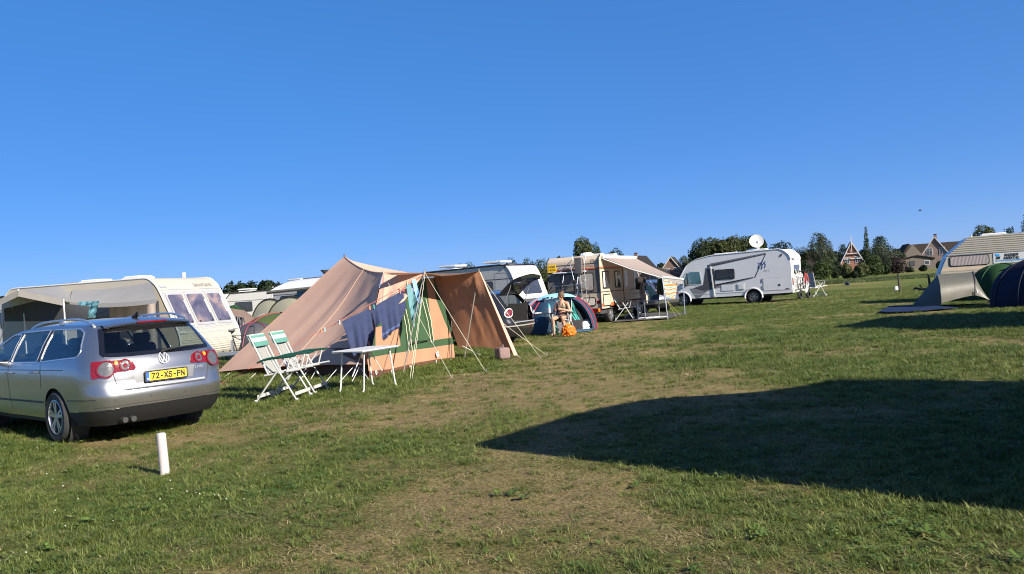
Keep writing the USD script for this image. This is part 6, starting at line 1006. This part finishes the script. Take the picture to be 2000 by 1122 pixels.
def house(name, label, ap, Y, az, w, rise, depth, wallm, roofm, eave=None, chimney=None, wins=(), verge=True, finial=False, hip=False):
    """gabled house: the front gable's peak is seen at pixel ap, Y metres off; az is where that gable looks"""
    a3 = AT(ap[0], ap[1], Y); H = float(a3[2]); E = H-rise; t = thing(name, label, 'house', (a3[0], a3[1], 0), az); ov = .35
    W2 = w/2; gx = lambda sh, x=0.0, off=0.0: patch(plane((x+off, 0, 0), (0, 1, 0), (0, 0, 1)), sh, 2.0)
    gab = poly((-W2, -.3), (W2, -.3), (W2, E), (0, H-.05), (-W2, E))
    m = MB().tm(patch(plane((0, 0, 0), (0, 1, 0), (0, 0, 1)), gab, 3.0)).tm(patch(plane((-depth, 0, 0), (0, -1, 0), (0, 0, 1)), gab, 3.0))
    for s in (1, -1): m.add([(0, s*W2, -.3), (-depth, s*W2, -.3), (-depth, s*W2, E), (0, s*W2, E)], [[0, 1, 2, 3]])
    part('wall', m, wallm, t, smooth=False); k = rise/W2; o = .45
    for s in (1, -1):
        x0 = .25; xr_ = -rise*.8 if hip else x0; v = [(x0, s*(W2+o), E-k*o), (-depth-.25, s*(W2+o), E-k*o), (-depth-.25, 0, H+.05), (xr_, 0, H+.05)]; v2 = [(p[0], p[1], p[2]+.18) for p in v]
        part('roof', MB().add(v+v2, [[0, 1, 2, 3], [4, 5, 6, 7], [0, 3, 7, 4], [0, 4, 5, 1], [1, 5, 6, 2]]), roofm, t, smooth=False)
        if verge and not hip: part('verge_board', MB().bar((x0+.03, s*(W2+o), E-k*o+.05), (x0+.03, 0, H+.12), .07, .22), BOARDW, t)
    if hip: part('roof', MB().add([(.3, W2+o, E-k*o), (.3, -W2-o, E-k*o), (-rise*.8, 0, H+.22)], [[0, 1, 2]]), roofm, t, smooth=False); part('gutter', MB().bar((.33, W2+o, E-k*o-.08), (.33, -W2-o, E-k*o-.08), .16), BOARDW, t)
    for yy, zz, ww, hh in wins:
        f = part('window', MB().box((.03, yy, zz), (.10, ww, hh), bev=.01), BOARDW, t); part('pane', MB().box((.085, yy-ww*.0, zz), (.02, ww-.22, hh-.22)), WPANE, f); part('glazing_bar', MB().box((.10, yy, zz+.12*hh), (.03, ww-.2, .06)).box((.10, yy, zz), (.03, .06, hh-.2)), BOARDW, f)
    if chimney: cx, cy = chimney; cc = part('chimney', MB().box((cx, cy, H-.1), (.7, .7, 1.7), bev=.02), wallm, t); part('chimney_cap', MB().box((cx, cy, H+.8), (.85, .85, .12), bev=.02), BOARDW if 0 else TILED, cc)
    if finial: part('finial', MB().bar((.3, 0, H-2.2), (.3, 0, H+1.6), .16), BOARDW, t); part('tie_beam', MB().bar((.3, -W2*.36, H-rise*.42), (.3, W2*.36, H-rise*.42), .2), BOARDW, t); [part('beam_end', MB().box((.15, q*W2*.55, H-rise*.62), (.3, 1.0, .25), bev=.02), BOARDW, t) for q in (-.75, 0, .75)]
    return t
house('gabled_house', 'brown brick house with white edged gable and two white windows, left of the camper cab', (1309.5, 503), 215, 198, 7.6, 5.0, 9, BRICKB, TILEB, wins=((-1.1, 3.6, 1.2, 1.3), (1.25, 3.55, 1.25, 1.5)), chimney=None)
house('gabled_house', 'brick house with dark roof and chimney half hidden behind the camper awning', (1236, 501), 200, 205, 7.5, 4.6, 12, BRICKB, TILED, wins=((-.5, 3.4, 1.5, 1.3),), chimney=(-2.2, .2))
house('gabled_house', 'brick house wing with a white windowed wall seen under the awning cloth', (1262, 526), 185, 215, 8.0, 3.0, 8, BRICKB, TILEB, wins=((1.6, 2.2, 1.6, 1.4),))
house('gabled_house', 'red brick house with steep white edged gable, tie beam and tall finial', (1662.5, 474), 200, 200, 6.8, 6.4, 12, BRICKR, TILED, wins=((-1.15, 3.0, 1.15, 1.7), (1.15, 3.1, 1.15, 1.7)), finial=True)
house('thatched_house', 'house with brown hipped thatch sweeping low, behind the grey shed', (1782, 477), 185, 196, 7.4, 4.9, 12, PLANK, THATCH, hip=True)
house('gabled_house', 'mauve brick house with white edged gable and two paned windows, next to the ribbed caravan', (1824.5, 464), 205, 206, 7.6, 5.4, 13, BRICKP, TILED, wins=((-1.25, 3.9, 1.35, 1.9), (1.55, 3.9, 1.35, 1.9)), chimney=(-2.6, .3))
sh = AT(1792, 519, 165); t = thing('shed', 'weathered grey plank shed with small windows under the thatched roof', 'shed', (sh[0], 165, 0), 196)
for k in range(14): part('plank', MB().box((0, -3.05+.47*k, 1.05), (.08, .45, 2.4), bev=.012), PLANK, t)
part('roof', MB().add([(.4, -3.5, 2.1), (.4, 0, 2.9), (.4, 3.5, 2.1), (-3, 3.5, 2.1), (-3, 0, 2.9), (-3, -3.5, 2.1)], [[0, 1, 4, 5], [1, 2, 3, 4]]), TILEB, t, smooth=False); part('gable_board', MB().add([(.02, -3.3, 2.2), (.02, 3.3, 2.2), (.02, 0, 2.85)], [[0, 1, 2]]), PLANK, t, smooth=False)
for y in (-1.0, 1.8): f = part('window', MB().box((.06, y, 1.3), (.08, 1.0, .9)), BOARDW if y > 0 else INK, t); part('pane', MB().box((.105, y, 1.3), (.02, .8, .7)), WPANE, f)
for k, (p, tp, Y, az, L_, lab) in enumerate(((1600, 494, 225, 110, 16, 'long low brown roofed barn behind the rounded shrub'), (1868, 472, 230, 105, 14, 'long brown roof right of the mauve gabled house'))): house('barn', lab, (p+20, tp), Y, az, 8, 3.6, L_, BRICKB, TILEB, verge=False)
# ---------------- canopy on the cream caravan and what stands at the left edge
CANG = pm('grey_canopy', (.235, .235, .235), .8, .08, 2, trans=.2); CREAMC = pm('cream_curtain', (.34, .315, .28), .85, .08, 4, trans=.2)
aw = thing('awning', 'pale grey fabric awning joined to the cream caravan, with a pointed gable at left', 'awning')
a = AT(291, 551, 20.0); b = AT(150, 551, 22.3); c = AT(306, 584, 18.9); d = AT(136, 590, 19.6); g_ = AT(36, 567, 18.0); e_ = AT(124, 585, 17.7); h_ = AT(-45, 606, 18.6); bb = AT(60, 562, 25.0)
part('roof_cloth', MB().grid(loft(cur(b, a, .02, 16), cur(d, c, .06, 16), 12, f=lambda s, t: np.stack([0*s, 0*s, .10*np.sin(np.pi*s)], -1))), CANG, aw, smooth=60)
part('roof_cloth', MB().grid(loft(cur(b, g_, .05, 14), cur(d, e_, .03, 14), 10)), CANG, aw, smooth=60); part('roof_cloth', MB().grid(loft(cur(b, g_, .05, 14), cur(bb, h_, .03, 14), 8)), CANG, aw, smooth=60)
for p, q in ((g_, e_), (g_, h_)): dn = V(0, -.02, -.14); part('valance', MB().grid(np.stack([np.linspace(p, q, 10), np.linspace(p+dn, q+dn, 10)])), CREAMC, aw)
part('gable_lining', MB().add([g_+V(.1, .5, -.25), e_+V(.3, .5, -.18), e_+V(.2, .5, -.5)*[1, 1, 1], h_+V(.3, .5, -.30), h_+V(.3, .5, .0)], [[0, 1, 2], [0, 2, 3], [0, 3, 4]]), pm('lining_grey', (.055, .06, .07), .9, .1), aw)
part('edge_valance', MB().grid(np.stack([cur(d, c, .06, 16), cur(d+V(0, -.02, -.10), c+V(0, -.02, -.10), .06, 16)])), CANG, aw)
for p, q, m in ((AT(146, 594, 19.9), AT(122, 600, 19.3), CREAMC), (AT(310, 588, 19.2), AT(214, 588, 20.2), pm('pale_panel', (.52, .44, .40), .85, .06, 4, trans=.2))): part('side_curtain', MB().grid(loft(cur(p, q, 0, 16), cur(p*[1, 1, 0]+[0, 0, .4], q*[1, 1, 0]+[0, 0, .4], 0, 16), 6, f=lambda s, t: np.stack([0*s, .05*np.sin(t*23), 0*s], -1))), m, aw, smooth=60)
part('back_curtain', MB().grid(loft(cur(AT(120, 598, 21.2), AT(300, 586, 20.6), 0, 8), cur(AT(120, 598, 21.2)*[1, 1, 0], AT(300, 586, 20.6)*[1, 1, 0], 0, 8), 4)), pm('dark_lining', (.05, .035, .022), .9, .2), aw)
for p, q in ((g_, G(36, 712)), (e_, e_*[1, 1, 0]), (AT(46, 598, 18.8), AT(46, 598, 18.8)*[1, 1, 0])): part('awning_pole', MB().tube([q, p], .016, 6), WHITEP, aw)
part('guy_rope', MB().tube([g_, G(-25, 735)], .007, 4), ROPE, aw)
rag('water_toy', [AT(154, 590, 18.4), AT(193, 588, 18.4), AT(187, 620, 18.5), AT(146, 622, 18.5)], pm('clear_blue_plastic', (.16, .36, .44), .15, .5, 7, coat=.6, trans=.4), 'crumpled translucent blue plastic hanging at the awning front above the car roof', 'plastic sheet', .045, 13, 18)
WC = stage.GetPrimAtPath('/World/caravan_001')
copy(WC, (-16.9, 33.5, 0), 90-118, 'white caravan seen under the grey awning at the left edge', 'caravan', name='caravan'); copy(WC, (-18.6, 64, 0), 90-80, 'far white caravan low on the horizon right of the cream one', 'caravan', name='caravan'); copy(WC, (-14.2, 57, -.1), 90-100, 'far white caravan whose pale roof shows above the tan hooped tent', 'caravan', name='caravan')
copy(WC, (-7.9, 43.5, 0), 90-120, 'white caravan nearly hidden behind the peak of the tan tent', 'caravan', name='caravan')
aw = thing('awning', 'white awning with black edge standing out left behind the tan tent peak', 'awning'); a, b, c, d = AT(592, 546, 43), AT(668, 538, 45), AT(668, 557, 40.5), AT(521, 572, 39)
part('awning_cloth', MB().grid(loft(cur(a, b, 0, 12), cur(d, c, .0, 12), 10, f=lambda s, t: np.stack([0*s, 0*s, .14*np.sin(np.pi*s)], -1))), pm('awning_white', (.50, .52, .53), .8, .1, 3, trans=.2), aw, smooth=60); part('front_rail', MB().tube([d, c], .09, 6), BLACKT, aw); part('wall_rail', MB().tube([a, b], .06, 6), BLACKT, aw); part('awning_pole', MB().tube([d, d*[1, 1, 0]], .02, 6), ALU, aw)
q = AT(598, 582, 41); solo('windbreak', MB().box((q[0], q[1], 1.2), (1.0, .05, 2.2), rz=-.3, bev=.015), pm('windbreak_blue', (.05, .13, .28), .8, .1, 4), 'blue cloth panel hanging under the white awning behind the tent', 'windbreak')
q = AT(637, 535, 44); t = thing('solar_panel', 'tilted dark panel above the roof left of the tent peak', 'solar panel', q); part('panel', MB().add([(-.30, 0, .22), (.30, -.1, .20), (.42, 0, -.12), (-.02, .1, -.15), (-.30, .04, .18), (.30, -.06, .16), (.42, .04, -.16), (-.02, .14, -.19)], [[0, 1, 2, 3], [4, 7, 6, 5], [0, 4, 5, 1], [1, 5, 6, 2], [2, 6, 7, 3], [3, 7, 4, 0]]), PANE, t, smooth=False); part('stay', MB().tube([(.15, .05, .0), (.1, .1, -.55)], .02), ALU, t)
SAND = pm('sand_nylon', (.60, .57, .43), .55, .08, 3, bump=.25, bscale=5, trans=.5); SANDP = pm('sand_pale', (.52, .52, .48), .5, .1, 5)
def tunnel(name, label, cpx, top, Y, wpx, az, ln_, m):
    t3 = AT(cpx, top, Y); H = float(t3[2]); w = wpx*Y/FPX/2; t = thing(name, label, 'tent', (t3[0], Y, 0), az); g = np.linspace(0, np.pi, 19)
    hoop = lambda x, k=1.0: np.stack([np.full(19, x)+0*g, w*k*np.cos(g), H*k*np.sin(g)**.8], 1)
    part('flysheet', MB().grid(np.array([hoop(x, 1-.10*math.sin(math.pi*f)) for f, x in ((f, -ln_*f) for f in np.linspace(0, 1, 8))])).grid(np.array([hoop(.02, k)+[[.25*(1-k), 0, 0]] for k in np.linspace(1, .02, 6)])), m, t, smooth=60); part('hoop', MB().tube(hoop(.03, 1.01), .03, 5), BLACKT, t); part('window', MB().grid(np.array([hoop(.30, k)[6:13]*[1, 1, .9]+[[.05, 0, 0]] for k in (.75, .3)])), SANDP, t); return t
tunnel('tunnel_tent', 'sand coloured hooped tent nearest the brown parasol', 527, 585, 33.5, 108, 205, 2.0, SAND); tunnel('tunnel_tent', 'sand coloured hooped tent in the middle behind the green dome', 566, 581, 32.5, 134, 205, 2.0, SAND); tunnel('tunnel_tent', 'sand coloured hooped tent cut off by the slope of the big tan tent', 612, 578, 33.0, 134, 205, 2.0, SAND)
OLG = pm('olive_green_nylon', (.085, .115, .03), .4, .08, 3, bump=.2, bscale=5, trans=.25); ORP = pm('orange_piping', (.22, .055, .03), .6, .05)
q = AT(538, 612, 25.5); t, fn_ = dome('dome_tent', 'olive green dome tent with orange piping behind the pair of chairs', (q[0]+.15, 25.5, 0), 190, 1.15, 1.45, float(q[2]), OLG, rod=ORP, poles=(-80, -35, 40, 85))
q = AT(492, 634, 24.0); t, fn_ = dome('dome_tent', 'dark grey low tent with pink red piping beside the cream caravan', (q[0]+.1, 24.0, 0), 200, .85, .75, float(q[2])+.05, pm('slate_nylon', (.06, .058, .065), .5, .1, 3, trans=.15), rod=pm('pink_piping', (.18, .025, .045), .6, .05), poles=(-60, 10, 75))
q = AT(459, 597, 26.5); t = thing('parasol', 'brown fringed parasol with green cap tilted beside the cream caravan', 'parasol', (q[0], 26.5, 0)); H = float(q[2]); PB = pm('parasol_brown', (.15, .105, .085), .85, .1, 6, trans=.2); can = MB(); PP = []
for rr, hh in ((.02, H), (.25, H-.10), (.5, H-.27), (.62, H-.40), (.63, H-.48)): PP.append([(rr*math.cos(k)+.12*(H-hh), rr*math.sin(k), hh-.28*rr*math.cos(k)) for k in np.linspace(0, 2*np.pi, 17)])
part('canopy', can.grid(np.array(PP)), PB, t, smooth=False); part('cap', MB().grid(np.array(PP[:2])+[0, 0, .015]), GRN, t); part('pole', MB().tube([(.0, 0, 0), (.03, 0, H)], .016), WHITEP, t)
rag('jacket', [AT(459, 618, 25.5), AT(476, 620, 25.5), AT(481, 655, 25.5), AT(463, 650, 25.5)], DGREY, 'dark grey cloth hanging below the brown parasol', 'cloth', .06, 14)
make_bike('bicycle', 'dark bicycle leaning behind the front of the cream caravan', pm('bike_black', (.02, .02, .022), .4, .1), tuple(G(474, 712)), 60)
# ---------------- neighbours outside the frame on the right, whose shadows fall over the field
def copyscaled(src, loc, az, sc, label, cat, name):
    x = copy(src, loc, 90-az, label, cat, name=name); UsdGeom.Xformable(x).AddScaleOp(opSuffix='size').Set(Gf.Vec3f(*sc)); return x
SV = np.array([math.sin(SUN_AZ), math.cos(SUN_AZ), 0]); QV = np.array([-SV[1], SV[0], 0]); QAZ = math.degrees(math.atan2(QV[0], QV[1])); TN = math.tan(SUN_EL)
tp_ = G(905, 873); p_, s_ = tp_@QV, -(tp_@SV); c1 = QV*(p_+1.76)-SV*(s_-3.0/TN-1.1)
tp2 = G(1590, 652); p2_, s2_ = tp2@QV, -(tp2@SV); c2 = QV*(p2_+.75)-SV*(s2_-2.95/TN-1.15)
t = thing('camper_van', 'camper parked out of the picture at the right, casting the big shadow', 'camper van', QV*p_-SV*(s_-2.98/TN-1.15), QAZ)
v = Van(t, rprof([(5.75, .45), (5.85, 1.1), (5.7, 2.1), (4.5, 2.32), (3.3, 2.98), (2.3, 3.08), (.05, 2.98), (.0, .5)], [.1, .2, .25, .3, .3, .4, .12, .1]), 2.3, None, None)
part('body', MB().tm(patch(v.left, side_shape(v.poly, 1), .5)).tm(patch(v.right, side_shape(v.poly, -1), .5)).tm(patch(v.wrap, sg.box(0, -1.15, v.d[-1], 1.15), .15, stepv=2.3)), CREAMW, t, smooth=30)
for s in (1, -1):
    for a in (.7, 2.6): w_ = v.on('side_window', rrect(a, 1.4, a+1.2, 2.1, .1), s, BLACKT, off=.012, thick=.014); v.on('pane', rrect(a+.05, 1.45, a+1.15, 2.05, .08), s, PANE, w_, off=.02, thick=.008)
    for x in (1.2, 4.8): wheel(t, x, s*1.0, s, .34, .22)
copyscaled(WC, c2, QAZ+180, (1.0, 1.0, 1.15), 'caravan parked out of the picture at the right, behind the first camper', 'caravan', 'caravan')
t = thing('windbreak', 'striped cloth windbreak standing out of the picture at the bottom right', 'windbreak', (2.95, 1.45, 0), 46); part('screen', MB().box((0, 0, .85), (1.7, .02, 1.6), bev=.006), pm('screen_cloth', (.35, .30, .22), .85, .1, trans=.1), t); [part('stake', MB().tube([(x, .02, -.1), (x, .02, 1.72)], .014), WOOD, t) for x in (-.83, .83)]

# ---------------- every thing's own origin goes to the middle of its base
for p in list(stage.GetPrimAtPath('/World').GetChildren()):
    if not p.GetCustomDataByKey('label') or p.GetCustomDataByKey('kind') or p.IsInstanceable(): continue
    x = UsdGeom.Xformable(p); ops = x.GetOrderedXformOps()
    if any(np.abs(np.array(o.Get(), float)).max() > 1e-6 for o in ops): continue
    ms = [UsdGeom.Mesh(q) for q in Usd.PrimRange(p) if q.IsA(UsdGeom.Mesh)]
    pts = [np.array(m.GetPointsAttr().Get()) for m in ms]
    if not pts: continue
    al = np.vstack(pts); o = np.array([(al[:, 0].min()+al[:, 0].max())/2, (al[:, 1].min()+al[:, 1].max())/2, al[:, 2].min()])
    for m, q in zip(ms, pts): m.GetPointsAttr().Set(Vt.Vec3fArray.FromNumpy((q-o).astype(np.float32)))
    if ops: ops[0].Set(Gf.Vec3d(*map(float, o)))
    else: x.AddTranslateOp().Set(Gf.Vec3d(*map(float, o)))
